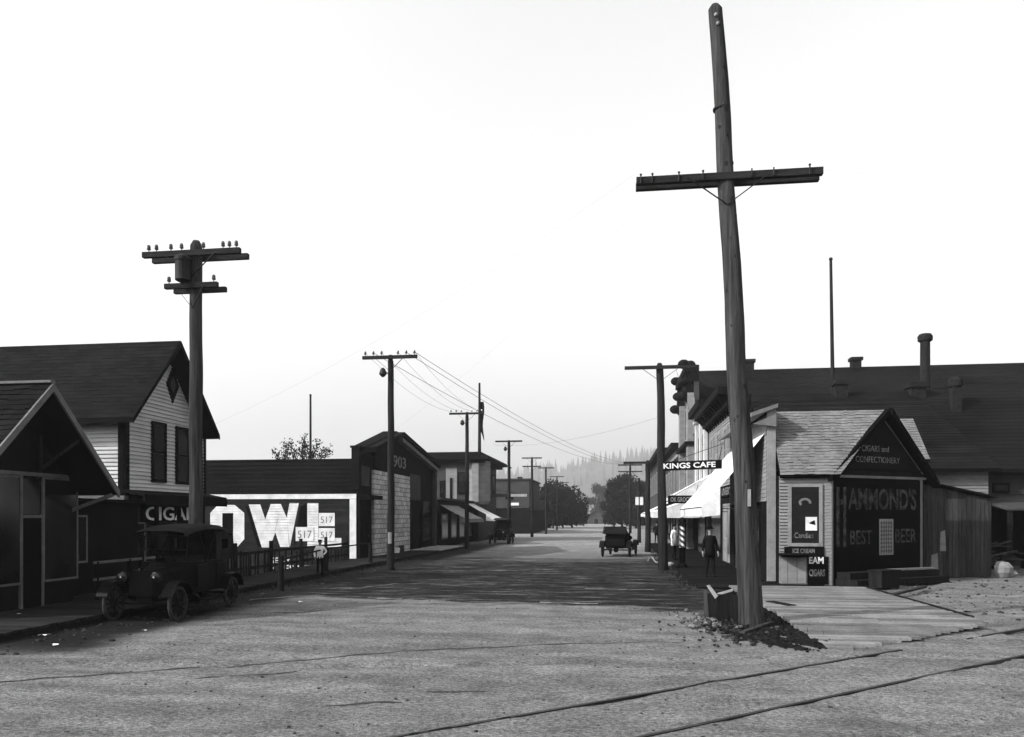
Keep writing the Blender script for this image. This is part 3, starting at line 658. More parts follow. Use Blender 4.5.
# ------------------------------------------------------------------ OWL sign building
OX, OY = -12.0, 34.4
ow = thing('sign_building', 'long low dark building with huge white OWL letters on its side wall', 'building', (OX, OY, -.6))
fo = FY(OX, OY); xl = -26.0
b = MB(); b.box(xl, OY+.02, -.7, OX-.02, 36.6, 4.85); b.build('wall', m_owlwall, ow)
zr1, zr0 = zof(460, -18, OY), zof(495, -18, OY)
sd = MB(); fo.siding(sd, [(xl-OX, -.62), (0, -.62), (0, zr0), (xl-OX, zr0)], .13, .03); sd.build('siding', m_owlwall, ow)
rf = MB(); fo.siding(rf, [(xl-OX, zr0), (0, zr0), (0, zr1), (xl-OX, zr1)], .2, .03); rf.build('upper_boards', m_roofmid, ow)
def xO(px): return atY(px, OY) - OX
def zO(py, px=285): return zof(py, atY(px, OY), OY)
fb = MB(); fo.slab(fb, [(xl-OX, zO(499)), (xO(356.5), zO(499)), (xO(356.5), zO(494.2)), (xl-OX, zO(494.2))], .01, .05); fb.build('white_band', m_white, ow)
fb = MB(); fo.box(fb, xO(350), zO(561), .01, xO(356.5), zO(499.3), .052); fb.build('white_band', m_white, ow)
fb = MB(); fo.box(fb, xO(358)-.0, -.3, .0, xO(358)+.12, 3.2, .03); fb.build('corner_board', m_trimdark, ow)
def letter(polys, nm='lettering'):
    q = MB()
    for p in polys: fo.siding(q, [(xO(a), zO(c, a)) for a, c in p], .13, .034, .009, -.62)
    q.build(nm, m_white, ow)
O_out = [(210.5, 513), (218, 505), (235, 505), (244.5, 513), (244.5, 539), (236.5, 548), (218, 548), (210.5, 540)]
O_in = [(222.5, 513), (233.5, 513), (233.5, 540), (222.5, 540)]
letter([[(210.5, 513), (218, 505), (235, 505), (244.5, 513), (233.5, 513), (222.5, 513)], [(244.5, 513), (244.5, 539), (233.5, 540), (233.5, 513)],
        [(244.5, 539), (236.5, 548), (218, 548), (210.5, 540), (222.5, 540), (233.5, 540)], [(210.5, 513), (222.5, 513), (222.5, 540), (210.5, 540)]])
letter([[(249, 504.5), (260.5, 504.5), (265.5, 519.5), (270, 547.5), (262, 547.5)], [(265.5, 519.5), (271, 504), (281, 504), (276, 531), (270, 547.5)],
        [(275, 531), (281, 504), (287, 518), (289.5, 547), (280.5, 547)], [(287, 518), (289.8, 503), (299, 503), (290, 547)]])
letter([[(307.5, 503), (318.5, 503), (318.5, 538), (318.5, 547.5), (307.5, 547.5)], [(318.5, 538), (341.5, 538), (341.5, 546.5), (318.5, 547.5)]])
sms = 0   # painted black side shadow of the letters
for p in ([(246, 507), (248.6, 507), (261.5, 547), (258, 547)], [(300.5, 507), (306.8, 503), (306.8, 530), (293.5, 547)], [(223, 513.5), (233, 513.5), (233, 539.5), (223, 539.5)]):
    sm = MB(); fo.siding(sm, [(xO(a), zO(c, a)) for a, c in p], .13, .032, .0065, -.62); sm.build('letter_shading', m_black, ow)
for (a, b_, c, d) in ((296, 541, 314, 527), (319, 526, 335, 513), (319, 541, 335, 528)):
    lab = {296: 'white paper bill pasted left of the letter L', 319: 'white paper bill pasted over the letter L, upper one' if d == 513 else 'white paper bill pasted over the letter L, lower one'}[a]
    po = thing('poster', lab, 'poster', fo.P(xO(a), zO(b_), .035), 'bills pasted on the OWL wall'); q = MB(); fo.slab(q, [(xO(a), zO(b_)), (xO(c), zO(b_)), (xO(c), zO(d)), (xO(a), zO(d))], .036, .04); q.build('sheet', m_white, po)
    fo.text(po, '517', xO(a+2), zO(b_-3), xO(c-2), zO(d+3.5), m_midletter, .043, .003)
fo.text(ow, 'SE RY', xO(271), zO(563.5), xO(291), zO(557.5), m_white, .028, .01, .01)
fo.text(ow, 'F RES MEN', xO(271), zO(571.5), xO(318), zO(565), m_white, .028, .01, .01)
# false front of the sign building on the street
ff = FX(OX, 0)
q = MB(); q.box(OX-.12, OY, -.2, OX, 36.5, 5.0); q.build('false_front', m_siding_dark, ow)
q = MB(); q.box(OX-.25, OY-.1, 3.4, OX+.12, OY+.25, 5.35); q.build('parapet_post', m_siding_dark, ow)
q = MB(); q.box(OX-.3, OY-.15, 5.35, OX+.17, OY+.3, 5.45); q.box(OX-.2, OY+.25, 5.0, OX+.15, 36.5, 5.1); q.build('cornice', m_siding_dark, ow)
q = MB(); ff.box(q, 34.75, 3.6, 0, 36.1, 4.55, .03); q.build('sign_panel', m_siding_mid, ow)
q = MB(); q.box(OX-.05, OY+.1, 2.95, OX+.55, 36.6, 3.15); q.build('door_hood', m_siding_dark, ow)
ff.door(ow, 34.9, .15, 35.9, 2.4, m_black, m_trimdark)
# fence beside the lot
fe = thing('picket_fence', 'dark uneven board fence between the walk and the sunken lot', 'fence', (-12.05, 25, .15)); ffe = FX(-12.1, 0)
q = MB(); u = 20.5
while u < 33.6:
    ww = random.uniform(.08, .12); h = random.uniform(.85, 1.0) - .022*(u-20)
    if random.random() > .06: q = MB(); q.prism([ffe.P(u, .1, 0), ffe.P(u+ww, .1, 0), ffe.P(u+ww, h+.06, 0), ffe.P(u+ww/2, h+.12, 0), ffe.P(u, h+.06, 0)], (.02, 0, 0)); q.build('picket', m_wooddark, fe)
    u += ww + random.choice((.05, .08, .12, .16)) + (random.choice((.05, .14, .3)) if u > 24.5 else 0)
for z in (.35, .85): r_ = MB(); ffe.box(r_, 20.5, z, -.05, 33.6, z+.09, -.002); r_.build('rail', m_wooddark, fe)
for y in (20.6, 23.2, 25.8, 28.4, 31, 33.5): r_ = MB(); ffe.box(r_, y-.06, -.4, -.15, y+.06, 1.25, -.052); r_.build('post', m_wooddark, fe)
hp = thing('hitching_rail', 'rough dark hitching rail beside the boy at the edge of the left walk', 'hitching rail', (-9.9, 22, 0))
for x, y in (gp(281, 591), (-10.35, 26.3), (-10.4, 31.5)): q = MB(); q.tube((x, y, -.1), (x, y, 1.0), .09, .08, 10); q.build('post', m_wooddark, hp)
x, y = gp(281, 591); q = MB(); q.tube((x, y, .88), (-10.35, 26.3, .95), .03, .03, 8); q.tube((-10.35, 26.3, .95), (-10.4, 31.5, .98), .03, .025, 8); q.build('rail', m_wooddark, hp)

# ------------------------------------------------------------------ hall with stone front (left)
ha = thing('hall', 'hall with pale rough stone front below a dark gable marked 903', 'building', (-12, 42, 0)); fh = FX(-12.0, 0)
def yF(px): return atX(px, -12.0)
b = MB(); b.prism([(-12.12, 36.7, -.5), (-12.12, 49.8, -.5), (-12.12, 49.8, 5.5), (-12.12, 41.4, 6.7), (-12.12, 36.7, 5.55)], (-.6, 0, 0)); b.box(-26, 36.8, -.5, -12.7, 49.7, 4.5); b.build('wall', m_siding_dark, ha)
b = MB(); b.box(-12.15, 36.62, .1, -11.9, 43.3, 4.45); b.build('stone_front', m_block, ha)
b = MB(); fh.slab(b, [(36.2, 5.55), (41.3, 6.85), (50.2, 5.65), (50.2, 5.4), (41.3, 6.6), (36.2, 5.3)], -.3, .35); b.build('roof_edge', m_trimdark, ha)
b = MB(); fh.slab(b, [(41.3, 6.55), (50.0, 5.37), (50.0, 5.15), (41.3, 6.33)], -.1, .25); b.build('rake_board', m_trimgrey, ha)
b = MB(); b.prism([(-12.9, 36.2, 5.5), (-12.1, 36.2, 5.5), (-12.1, 41.3, 6.83), (-12.9, 41.3, 6.83)], (0, 0, .08)); b.prism([(-12.9, 50.2, 5.6), (-12.1, 50.2, 5.6), (-12.1, 41.3, 6.83), (-12.9, 41.3, 6.83)], (0, 0, .08)); b.build('roof', m_roofdark, ha)
b = MB(); fh.box(b, 37, 4.5, -.05, 43.3, 5.5, .0); bb = b.build('gable_panel', m_siding_dark, ha)
fh.text(bb, '903', yF(393), 4.85, yF(405.5), 5.5, m_midletter, .02, .01, .01)
fh.window(ha, yF(409), zof(500, -12, 45), yF(420), zof(475, -12, 45), m_trimdark, .08, (2, 2), .04, glass=m_siding_mid)
fh.door(ha, yF(410), .15, yF(419), 2.6, m_trimdark, m_trimdark)
fh.window(ha, yF(422.5), .6, yF(429), 3.1, m_trimdark, .08, (1, 1), .04)
b = MB(); b.box(-12.1, 49.6, .1, -11.85, 49.9, 5.3); b.build('corner_post', m_siding_mid, ha)
# goods at its foot
for k, (px, py, s, m2, lab) in enumerate(((401, 552, .3, m_wood, 'small pale box at the foot of the stone front, left one'), (397, 553, .22, m_paper, 'white sack on the walk against the stone front'), (411, 549, .3, m_wooddark, 'small dark keg on the walk right of the stone front'))):
    x, y = gp(px, py, .15); q = MB()
    if k == 2: q.lathe((x, y, .16), [(s*.36, 0), (s*.45, s*.5), (s*.36, s)], 12)
    else: q.prism([(x-s/2, y-s/2, .16), (x+s/2, y-s/2, .16), (x+s/2, y+s/2, .16), (x-s/2, y+s/2, .16)], (.03*k, 0, s*1.1)); q.prism([(x-s/2-.02, y-s/2-.02, .16+s*1.1), (x+s/2+.02, y-s/2-.02, .16+s*1.1), (x+s/2, y+s/2, .16+s*1.1), (x-s/2, y+s/2, .16+s*1.1)], (0, 0, .03))
    setp(q.build(('crate', 'sack', 'keg')[k], m2, None, (x, y, .16)), lab, ('crate', 'sack', 'keg')[k])

# ------------------------------------------------------------------ awning shop and corner building (left)
def awning(name, x0, x1, ya, yb, zi, zo, val, m, label, group, side=False):
    t = thing('awning', label, 'awning', (x0, ya, zi), group); q = MB(); n = 14
    vs = []
    for i in range(n+1):
        y = ya+(yb-ya)*i/n
        for j in range(7):
            s = j/6; z = zi+(zo-zi)*s - .10*math.sin(math.pi*s)*(.6+.4*math.sin(i*1.3)); vs.append(Vector((x0+(x1-x0)*s, y, z)))
    k = len(q.v); q.v += vs
    for i in range(n):
        for j in range(6): q.f.append((k+i*7+j, k+i*7+j+1, k+(i+1)*7+j+1, k+(i+1)*7+j))
    q.build('canvas', m, t, smooth=True)
    q = MB(); nn = max(6, int((yb-ya)/.35))
    for i in range(nn):
        a, b = ya+(yb-ya)*i/nn, ya+(yb-ya)*(i+1)/nn; mid = (a+b)/2
        q.poly([(x1, a, zo), (x1, b, zo), (x1+.02, b, zo-val*.8), (x1+.03, mid, zo-val), (x1+.02, a, zo-val*.8)])
    q.poly([(x1, ya, zo), (x0+(x1-x0)*.7, ya, zo+(zi-zo)*.3-.05), (x0+(x1-x0)*.7, ya, zo-val*.8), (x1, ya, zo-val)])
    q.build('valance', m, t)
    if side: q = MB(); q.prism([(x0, ya+.01, zi-.03), (x1, ya+.01, zo), (x1, ya+.01, zo-val), (x0, ya+.01, zo-val)], (0, .012, 0)); q.build('side_panel', m, t)
    q = MB()
    for y in (ya+.03, yb-.03): q.tube((x0, y, zo-.1), (x1, y, zo-.02), .015, .015, 6)
    q.tube((x1, ya, zo), (x1, yb, zo), .018, .018, 6); q.build('frame', m_iron, t); return t
cs = thing('shop', 'low dark shop carrying a grey awning and a white awning, left side', 'shop', (-12, 57, 0))
b = MB(); b.box(-22, 51.2, 0, -12, 63.8, 3.3); b.build('wall', m_siding_dark, cs)
b = MB(); b.box(-22.1, 51.1, 3.3, -11.85, 63.85, 3.45); b.build('cornice', m_siding_mid, cs)
for y in (52, 55, 58, 61): FX(-12, 0).window(cs, y, .6, y+1.8, 2.3, m_trimgrey, .08, (2, 1), .04)
awning('a', -11.98, -10.0, 51.4, 57.5, 2.95, 1.95, .25, m_canvasgrey, 'grey shaded awning over the left shop, nearer of the two', 'awnings on the left side')
awning('a', -11.98, -9.6, 60.5, 64.4, 3.25, 2.0, .25, m_canvas, 'bright white awning on the left side beyond the grey one', 'awnings on the left side')
co = thing('corner_building', 'two-storey corner building with deep cornice, bay corner and flagpole', 'building', (-11.2, 66, 0))
b = MB(); b.box(-19.5, 64.0, 0, -11.6, 74.0, 7.0); b.build('wall', m_siding_mid, co)
b = MB(); b.lathe((-11.9, 65.0, 3.2), [(1.0, 0), (1.2, .3), (1.2, 3.6), (1.25, 3.7)], 8); b.build('bay', m_siding_grey, co)
b = MB(); b.box(-19.6, 63.6, 6.75, -11.0, 74.2, 7.0); b.box(-19.8, 63.3, 7.0, -10.6, 74.4, 7.3); b.box(-19.6, 63.6, 7.3, -11.3, 74.2, 7.65)
b.prism([(-11.3, 73.0, 7.3), (-10.2, 74.6, 6.9), (-10.2, 75.0, 6.9), (-11.3, 75.0, 7.5)], (0, 0, .12)); b.build('cornice', m_siding_dark, co)
fc = FY(0, 64.0)
def xC(px): return atY(px, 64.0)
b = MB(); fc.box(b, xC(446), zof(508, -14, 64), 0, xC(457), zof(468, -14, 64), .05); b.build('panel', m_siding_grey, co)
fc.window(co, xC(450), zof(505, -14, 64), xC(453), zof(478, -14, 64), m_siding_grey, .05, (1, 1), .08)
fc.window(co, xC(459), zof(493, -13, 64), xC(467), zof(473, -13, 64), m_trimdark, .1, (1, 2), .078)
fc.window(co, xC(441), zof(505, -15, 64), xC(444), zof(482, -15, 64), m_trimdark, .1, (1, 2), .078)
b = MB(); b.box(-12.05, 63.62, 3.4, -11.5, 63.8, 6.7); b.build('bay_panel', m_siding_grey, co)
for y in (66.5, 69, 71.5): FX(-11.6, 0).window(co, y, 4.2, y+1.1, 6.0, m_trimdark, .1, (1, 2), .078)
sb = thing('hanging_sign', 'long thin pale signboard sticking out over the left walk above the white awning', 'sign', (-10.6, 66, 4))
q = MB(); q.box(-11.3, 66, 3.85, -7.6, 66.1, 4.15); q.build('board', m_siding_mid, sb); q = MB(); q.box(-9.3, 65.96, 3.88, -7.62, 65.99, 4.12); q.build('end_panel', m_white, sb)
q = MB(); q.tube((-11.5, 66.05, 4.7), (-8.5, 66.05, 4.15), .02, .02, 5); q.build('stay', m_iron, sb)
fpX = atY(479.5, 67); fp = thing('flagpole', 'flagpole with a limp dark flag on the corner building roof', 'flagpole', (fpX, 67, 7.3))
q = MB(); q.tube((fpX, 67, 7.0), (fpX, 67, 14.1), .16, .09, 10); q.build('pole', m_poledark, fp)
q = MB(); q.v = []
pr_ = []
for i in range(9):
    for j in range(6): pr_.append(Vector((fpX+.1+.055*j*(1+.2*math.sin(i)), 67-.1*math.sin(j*2+i*.8), 12.4-.32*i-.08*j*i*.3)))
q.v = pr_; q.f = [(i*6+j, i*6+j+1, (i+1)*6+j+1, (i+1)*6+j) for i in range(8) for j in range(5)]; q.build('flag', m_siding_dark, fp)
# plain pale building beyond
pb = thing('warehouse', 'plain pale flat-topped building beyond the corner building, left side', 'building', (-10.8, 95, 0))
b = MB(); b.box(-24, 95, 3.2, -10.7, 108, 6.8); b.build('wall', m_siding_mid, pb)
b = MB(); b.box(-24.2, 94.6, 0, -10.4, 108, 3.0); b.build('lower_wall', m_siding_dark, pb)
b = MB(); b.box(-24.2, 94.8, 6.8, -10.5, 108, 6.95); b.build('coping', m_siding_mid, pb)
FY(0, 95).window(pb, -13.6, 4.4, -12.8, 5.0, m_trimdark, .1, (1, 1), .05)
q = MB(); q.box(-13.1, 94.9, 3.55, -12.0, 94.97, 3.9); q.build('sign', m_white, pb)
q = MB(); q.box(atY(520, 97)-.3, 96.7, 6.9, atY(520, 97)+.3, 97.3, 7.25); q.build('chimney', m_chimney, pb)
for (nm, lab, x0, x1, y, z, mm) in (('shed', 'low dark shed beyond the plain pale building, left side', -22, -10.8, 112, 3.1, m_siding_dark), ('cottage', 'dim low cottage among the left trees', -24, -12.5, 140, 3.4, m_siding_mid)):
    t = thing(nm, lab, nm, (x1, y, 0)); q = MB(); q.box(x0, y, 0, x1, y+10, z); q.build('wall', mm, t); q = MB(); gable_roof(q, x0-.3, x1+.4, y-.3, y+5, y+10.3, z, z+1.6, z); q.build('roof', m_roofdark, t); FY(0, y).door(t, x1-2.6, 0, x1-1.6, 2.1, m_siding_mid, m_trimdark); FY(0, y).window(t, x1-5.6, .9, x1-4.4, 2.1, m_trim)
# end of street house
eh = thing('house', 'small pale gabled house closing the far end of the street', 'house', (-5, 232, 0)); x0, x1 = atY(582, 230), atY(610, 230)
q = MB(); q.prism([(x0, 230, 0), (x1, 230, 0), (x1, 230, 1.6), ((x0+x1)/2, 230, 4.0), (x0, 230, 1.6)], (0, 9, 0)); q.build('wall', m_siding_mid, eh)
q = MB(); xm = (x0+x1)/2
q.prism([(x0-.7, 229.6, 1.3), (xm, 229.6, 4.2), (xm, 229.6, 4.0), (x0-.7, 229.6, 1.1)], (0, 9.5, 0)); q.prism([(x1+.7, 229.6, 1.3), (xm, 229.6, 4.2), (xm, 229.6, 4.0), (x1+.7, 229.6, 1.1)], (0, 9.5, 0)); q.build('roof', m_siding_mid, eh)
FY(0, 230).door(eh, xm-.6, 0, xm+.8, 1.7, m_trimdark, m_trim)

# ------------------------------------------------------------------ HAMMOND'S kiosk (right)
KX, KY = 6.5, 24.2; U = Vector((.8415, .540, 0)); X0 = 4.98
hk = thing('confectionery_shop', 'small shingle-roofed corner shop with the dark painted HAMMOND\'S sign wall', 'shop', (KX, KY, 0)); fg = Frame((KX, KY, 0), U); fl = FY(0, KY)
def uG(px): t = T(px); return (t*23.1-9.69)/(.906-.4222*t)
def zG(py, px=880): u = uG(px); p = fg.P(u, 0); return zof(py, p.x, p.y)
def xK(px): return atY(px, KY)
def zK(py, px=805): return zof(py, atY(px, KY), KY)
ZE = 3.36; Lg = 4.23; far = fg.P(Lg, 0); apex_u = 2.35; ap = fg.P(apex_u, 0); ZR = 5.5
b = MB(); b.prism([(X0, KY+.03, -.1), (KX-.02, KY+.03, -.1), (far.x-.03, far.y+.02, -.1), (X0, far.y+.02, -.1)], (0, 0, ZE+.1)); b.build('wall', m_siding_dark, hk)
b = MB(); b.prism([fg.P(.02, ZE, -.03), fg.P(Lg, ZE, -.03), fg.P(apex_u, ZR-.12, -.03)], -fg.N*.1); b.build('gable_wall', m_siding_dark, hk)
sd = MB(); fl.siding(sd, [(X0, .05), (KX, .05), (KX, ZE), (X0, ZE)], .10, .045); sd.build('siding', m_siding_kiosk, hk)
q = MB(); fl.box(q, xK(824.5), .02, 0, KX+.02, ZE-.05, .035); fg.box(q, -.02, .02, 0, .07, ZE, .03); q.build('corner_board', m_trim, hk)
# front slope of shingles: from eave line to the ridge, cut along the gable
ey, ez = KY-.22, ZE+.02; py_, pz = ap.y+.05, ZR
fs1 = Frame((X0, ey, ez), (1, 0, 0), (0, py_-ey, pz-ez)); Ls = math.hypot(py_-ey, pz-ez)
ex = KX+.22-X0; rx = ap.x+.12-X0
polyR = [(0, 0), (ex, 0), (rx, Ls), (0, Ls)]
b = MB(); fs1.slab(b, polyR, -.10, 0)
bk = [Vector((X0, py_, pz)), Vector((ap.x+.12, py_, pz)), Vector((far.x+.25, far.y+.25, ez-.05)), Vector((X0, far.y+.25, ez-.05))]
b.prism(bk, (0, 0, -.1)); rf = b.build('roof', m_shingledark, hk)
b = MB(); fs1.shingles(b, polyR, .115, .15, .017); b.build('shingles', m_shingle, rf)
b = MB(); fs1.box(b, 0, -.02, -.14, ex, .05, -.06); b.build('eave_board', m_trimdark, rf)
# rakes on the gable
def rake(u0, z0, u1, z1, m, w, o0, o1, nm):
    q = MB(); q.prism([fg.P(u0, z0-w, o0), fg.P(u1, z1-w, o0), fg.P(u1, z1, o0), fg.P(u0, z0, o0)], fg.N*(o1-o0)); return q.build(nm, m, hk)
rake(-.15, ZE+.0, apex_u, ZR+.03, m_black, .18, .02, .20, 'rake_board'); rake(Lg+.35, ZE-.12, apex_u, ZR+.03, m_black, .2, .02, .28, 'rake_board')
rake(Lg-.1, ZE+.15, apex_u, ZR-.35, m_trimgrey, .035, -.01, .012, 'trim_strip')
q = MB(); fg.box(q, .05, ZE-.05, 0, Lg, ZE+.03, .05); q.build('frieze', m_trimgrey, hk)
q = MB(); fg.box(q, .15, ZE+.22, -.02, Lg-.15, ZE+.26, .03); q.build('trim_strip', m_trimdark, hk)
gt = MB(); fg.siding(gt, [(.1, ZE+.05), (Lg-.1, ZE+.05), (apex_u, ZR-.2)], .12, .01); gt.build('gable_boards', m_siding_dark, hk)
fg.text(hk, 'CIGARS and', uG(861), zG(452), uG(888), zG(446), m_midletter, .03, .005)
fg.text(hk, 'CONFECTIONERY', uG(855), zG(463), uG(899), zG(457), m_midletter, .03, .005)
sgb = MB(); fg.box(sgb, uG(833), zG(572), .0, uG(919), zG(479.5), .04); sw = sgb.build('sign_wall', m_black, hk)
q = MB(); fg.box(q, uG(919), zG(570), 0, uG(921), zG(478), .06); q.build('sign_edge', m_trimgrey, sw)
# tall first H
def gl(par, polys, m):
    q = MB()
    for (a, c, b2, d) in polys: fg.box(q, uG(a), zG(c), .03, uG(b2), zG(d), .048)
    return q.build('lettering', m, par)
gl(sw, [(835.5, 546, 838.3, 488), (842.3, 546, 845, 488), (838.3, 505, 842.3, 500)], m_dimletter)
fg.text(sw, "AMMOND'S", uG(847), zG(510), uG(915), zG(488), m_dimletter, .046, .006, .02)
fg.text(sw, 'BEST', uG(849), zG(544), uG(871), zG(530), m_dimletter, .046, .006, .01); fg.text(sw, 'BEER', uG(894), zG(543), uG(915), zG(529), m_dimletter, .046, .006, .01)
cp = thing('poster', 'tall white gridded bill pasted on the dark HAMMOND\'S wall', 'poster', fg.P(uG(885), zG(555), .05)); q = MB(); fg.box(q, uG(878), zG(555), .045, uG(892), zG(519), .05); q.build('sheet', m_trim, cp)
q = MB()
for i in range(1, 6): u = uG(878)+(uG(892)-uG(878))*i/6; fg.box(q, u-.014, zG(553.5), .05, u+.014, zG(521), .054)
for i in range(1, 9): v = zG(555)+(zG(519)-zG(555))*i/9; fg.box(q, uG(879), v-.014, .049, uG(891), v+.014, .0535)
q.build('ruled_lines', m_siding_mid, cp)
# window on the left wall
fl.window(hk, xK(791), zK(543), xK(818.5), zK(487), m_trim, .1, (1, 1), .078)
pn = FY(0, KY); nt_ = thing('notice', 'small white notice inside the window of the corner shop', 'notice', (xK(811), KY-.07, zK(524))); q = MB(); pn.box(q, xK(805), zK(530.5), .060, xK(816.5), zK(517), .064); q.build('sheet', m_white, nt_)
q = MB(); pn.slab(q, [(xK(808), zK(523)), (xK(814), zK(520)), (xK(815), zK(525)), (xK(810), zK(524))], .065, .067); q.build('print', m_black, nt_)
em = MB(); cxk, czk = xK(804.5), zK(502.5)
for i in range(9):
    a, b2 = math.pi*(-.1+1.35*i/9), math.pi*(-.1+1.35*(i+1)/9); em.poly([(cxk+.19*math.cos(a), KY-.062, czk+.14*math.sin(a)), (cxk+.19*math.cos(b2), KY-.062, czk+.14*math.sin(b2)), (cxk+.11*math.cos(b2), KY-.062, czk+.07*math.sin(b2)), (cxk+.11*math.cos(a), KY-.062, czk+.07*math.sin(a))])
em.build('window_emblem', m_trimgrey, hk)
fl.text(hk, 'Candies', xK(794), zK(538), xK(813), zK(532.5), m_midletter, .060, .002)
s1 = MB(); fl.box(s1, xK(784), zK(556), .03, xK(823.5), zK(546.8), .075); so = s1.build('sign_board', m_black, hk)
fl.text(so, 'ICE CREAM', xK(792), zK(553), xK(814), zK(548.5), m_midletter, .08, .004, .02)
s2 = MB(); fl.box(s2, xK(807), zK(584), .03, xK(828), zK(556.3), .06); so = s2.build('sign_board', m_black, hk)
fl.text(so, 'EAM', xK(808.5), zK(563.5), xK(823), zK(556.8), m_white, .065, .004, .03); fl.text(so, 'CIGARS', xK(808.5), zK(576), xK(824.5), zK(569), m_midletter, .065, .004, .03)
q = MB(); q.lathe((xK(793), KY-.12, zK(557)), [(.30, 0), (.46, .05), (.5, .09), (.45, .12)], 16); cnt = q.build('counter_shelf', m_trimdark, hk)
q = MB(); fl.boards(q, X0+.05, xK(806), .08, lambda u: zK(557.5), .25, .015, .03, 0, .03); q.build('skirt_boards', m_siding_grey, hk)
# step platform against the sign wall
stp = thing('platform', 'rough dark plank platform with a pale edge below the HAMMOND\'S wall', 'platform', fg.P(2, 0, .4))
q = MB(); fg.box(q, .15, .02, .05, Lg+.0, .22, .85); q.build('lower_step', m_wooddark, stp)
q = MB(); fg.box(q, .2, .223, .05, Lg-.1, .42, .55); q.build('upper_step', m_wooddark, stp)
q = MB(); fg.box(q, 1.75, .44, .45, Lg-.3, .5, .56); q.build('edge_board', m_trim, stp)
bx_ = thing('crate', 'dark box standing at the corner foot of the HAMMOND\'S wall', 'crate', fg.P(.9, 0, 1)); q = MB(); fg.box(q, .55, .02, .9, 1.3, .5, 1.35); q.build('body', m_wooddark, bx_); q = MB(); fg.box(q, .52, .5, .87, 1.33, .54, 1.38); q.build('lid', m_wooddark, bx_)
q = MB(); q.beam((*gp(878, 601), .07), (*gp(925, 590), .1), .12, .06); q.beam((*gp(845, 594), .05), (*gp(880, 598), .05), .1, .05); setp(q.build('loose_boards', m_wood, None, (*gp(900, 596), 0)), 'loose weathered boards on the ground before the plank platform', 'boards')
# wing behind
wg = thing('rear_wing', 'pale-shingled gable roof rising just behind the corner shop', 'building', (9, 28.5, 0))
b = MB(); b.box(7.6, 27.7, 0, 10.4, 30.1, 4.1); b.build('wall', m_siding_dark, wg)
b = MB(); gable_roof(b, 7.4, 10.57, 27.4, 28.9, 30.4, 4.05, 5.62, 4.05, .1); rf = b.build('roof', m_shingledark, wg)
f, L = slope_frame(7.4, 27.4, 4.05, 28.9, 5.62); b = MB(); f.shingles(b, [(0, 0), (3.17, 0), (3.17, L), (0, L)], .13, .14, .014); b.build('shingles', m_shingle, rf)
# ------------------------------------------------------------------ shed
fd = FY(0, 28.4); sx0, sx1 = 10.6, 12.95
se = thing('shed', 'dark board lean-to shed with two pale patches, right of the corner shop', 'shed', (11.8, 28.4, 0))
q = MB(); fd.boards(q, sx0, sx1, .02, lambda u: 3.28 + (2.72-3.28)*(u-sx0)/(sx1-sx0), .17, .012, .025); q.build('wall', m_wood, se)
q = MB(); q.box(sx0+.05, 28.45, 0, sx1-.05, 31.2, 2.7); q.build('body', m_siding_dark, se)
q = MB(); q.prism([(sx0-.1, 28.2, 3.36), (sx1+.18, 28.2, 2.75), (sx1+.18, 31.4, 2.75), (sx0-.1, 31.4, 3.36)], (0, 0, .06)); q.build('roof', m_roofmid, se)
for (a, c, b2, d) in ((930.5, 570, 938, 553), (939.5, 551, 945.5, 530)):
    q = MB(); fd.slab(q, [(atY(a, 28.4), zof(c, 11, 28.4)), (atY(b2, 28.4), zof(c, 11, 28.4)), (atY(b2-1, 28.4), zof(d, 11, 28.4)), (atY(a+.5, 28.4), zof(d+2, 11, 28.4))], .028, .045); q.build('patch_board', m_siding_grey, se)
# ------------------------------------------------------------------ big dark buildings right rear
bA = thing('stable', 'broad dark-roofed building with white clapboard wall behind the shed', 'building', (10, 32, 0))
b = MB(); b.box(6.6, 32.05, 0, 14.45, 38.8, 4.0); b.build('wall', m_siding_dark, bA)
q = MB(); FY(0, 32.05).siding(q, [(6.6, .1), (14.5, .1), (14.5, 4.05), (6.6, 4.05)], .13, .03); q.build('siding', m_siding_grey, bA)
b = MB(); b.prism([(6.5, 31.6, 3.85), (14.8, 31.6, 3.85), (14.2, 39, 8.05), (6.5, 39, 8.05)], (0, 0, .12)); b.prism([(6.5, 46, 4), (30, 46, 4), (30, 39, 8.05), (6.5, 39, 8.05)], (0, 0, .1)); rf = b.build('roof', m_roofdark, bA)
f, L = slope_frame(6.5, 31.6, 3.98, 39, 8.18); b = MB(); f.siding(b, [(0, 0), (8.3, 0), (7.7, L), (0, L)], .28, .012); b.build('shingles', m_shingledark, rf)
bB = thing('stable_wing', 'dark-roofed building with an open lean-to at the right edge', 'building', (20, 34, 0))
b = MB(); b.box(14.5, 34.5, 0, 30, 38.8, 4.3); b.build('wall', m_siding_dark, bB)
q = MB(); FY(0, 34.5).siding(q, [(14.5, 2.4), (30, 2.4), (30, 4.4), (14.5, 4.4)], .13, .03); q.build('siding', m_siding_mid, bB)
b = MB(); b.prism([(14.3, 33.9, 3.95), (31, 33.9, 3.95), (31, 39.02, 8.1), (14.1, 39.02, 8.1)], (0, 0, .12)); rf = b.build('roof', m_roofmid, bB)
f, L = slope_frame(14.2, 33.9, 4.08, 39.02, 8.22); b = MB(); f.siding(b, [(0, 0), (16.6, 0), (16.6, L), (0, L)], .3, .012); b.build('shingles', m_roofmid, rf)
FY(0, 34.5).window(bB, atY(994, 34.5), 3.2, atY(1007, 34.5), 3.45, m_trimdark, .08, (1, 1), .078)
b = MB(); b.prism([(14.7, 31, 2.35), (30, 31, 2.35), (30, 34.45, 2.95), (14.7, 34.45, 2.95)], (0, 0, .07)); b.build('lean_to_roof', m_siding_mid, bB)
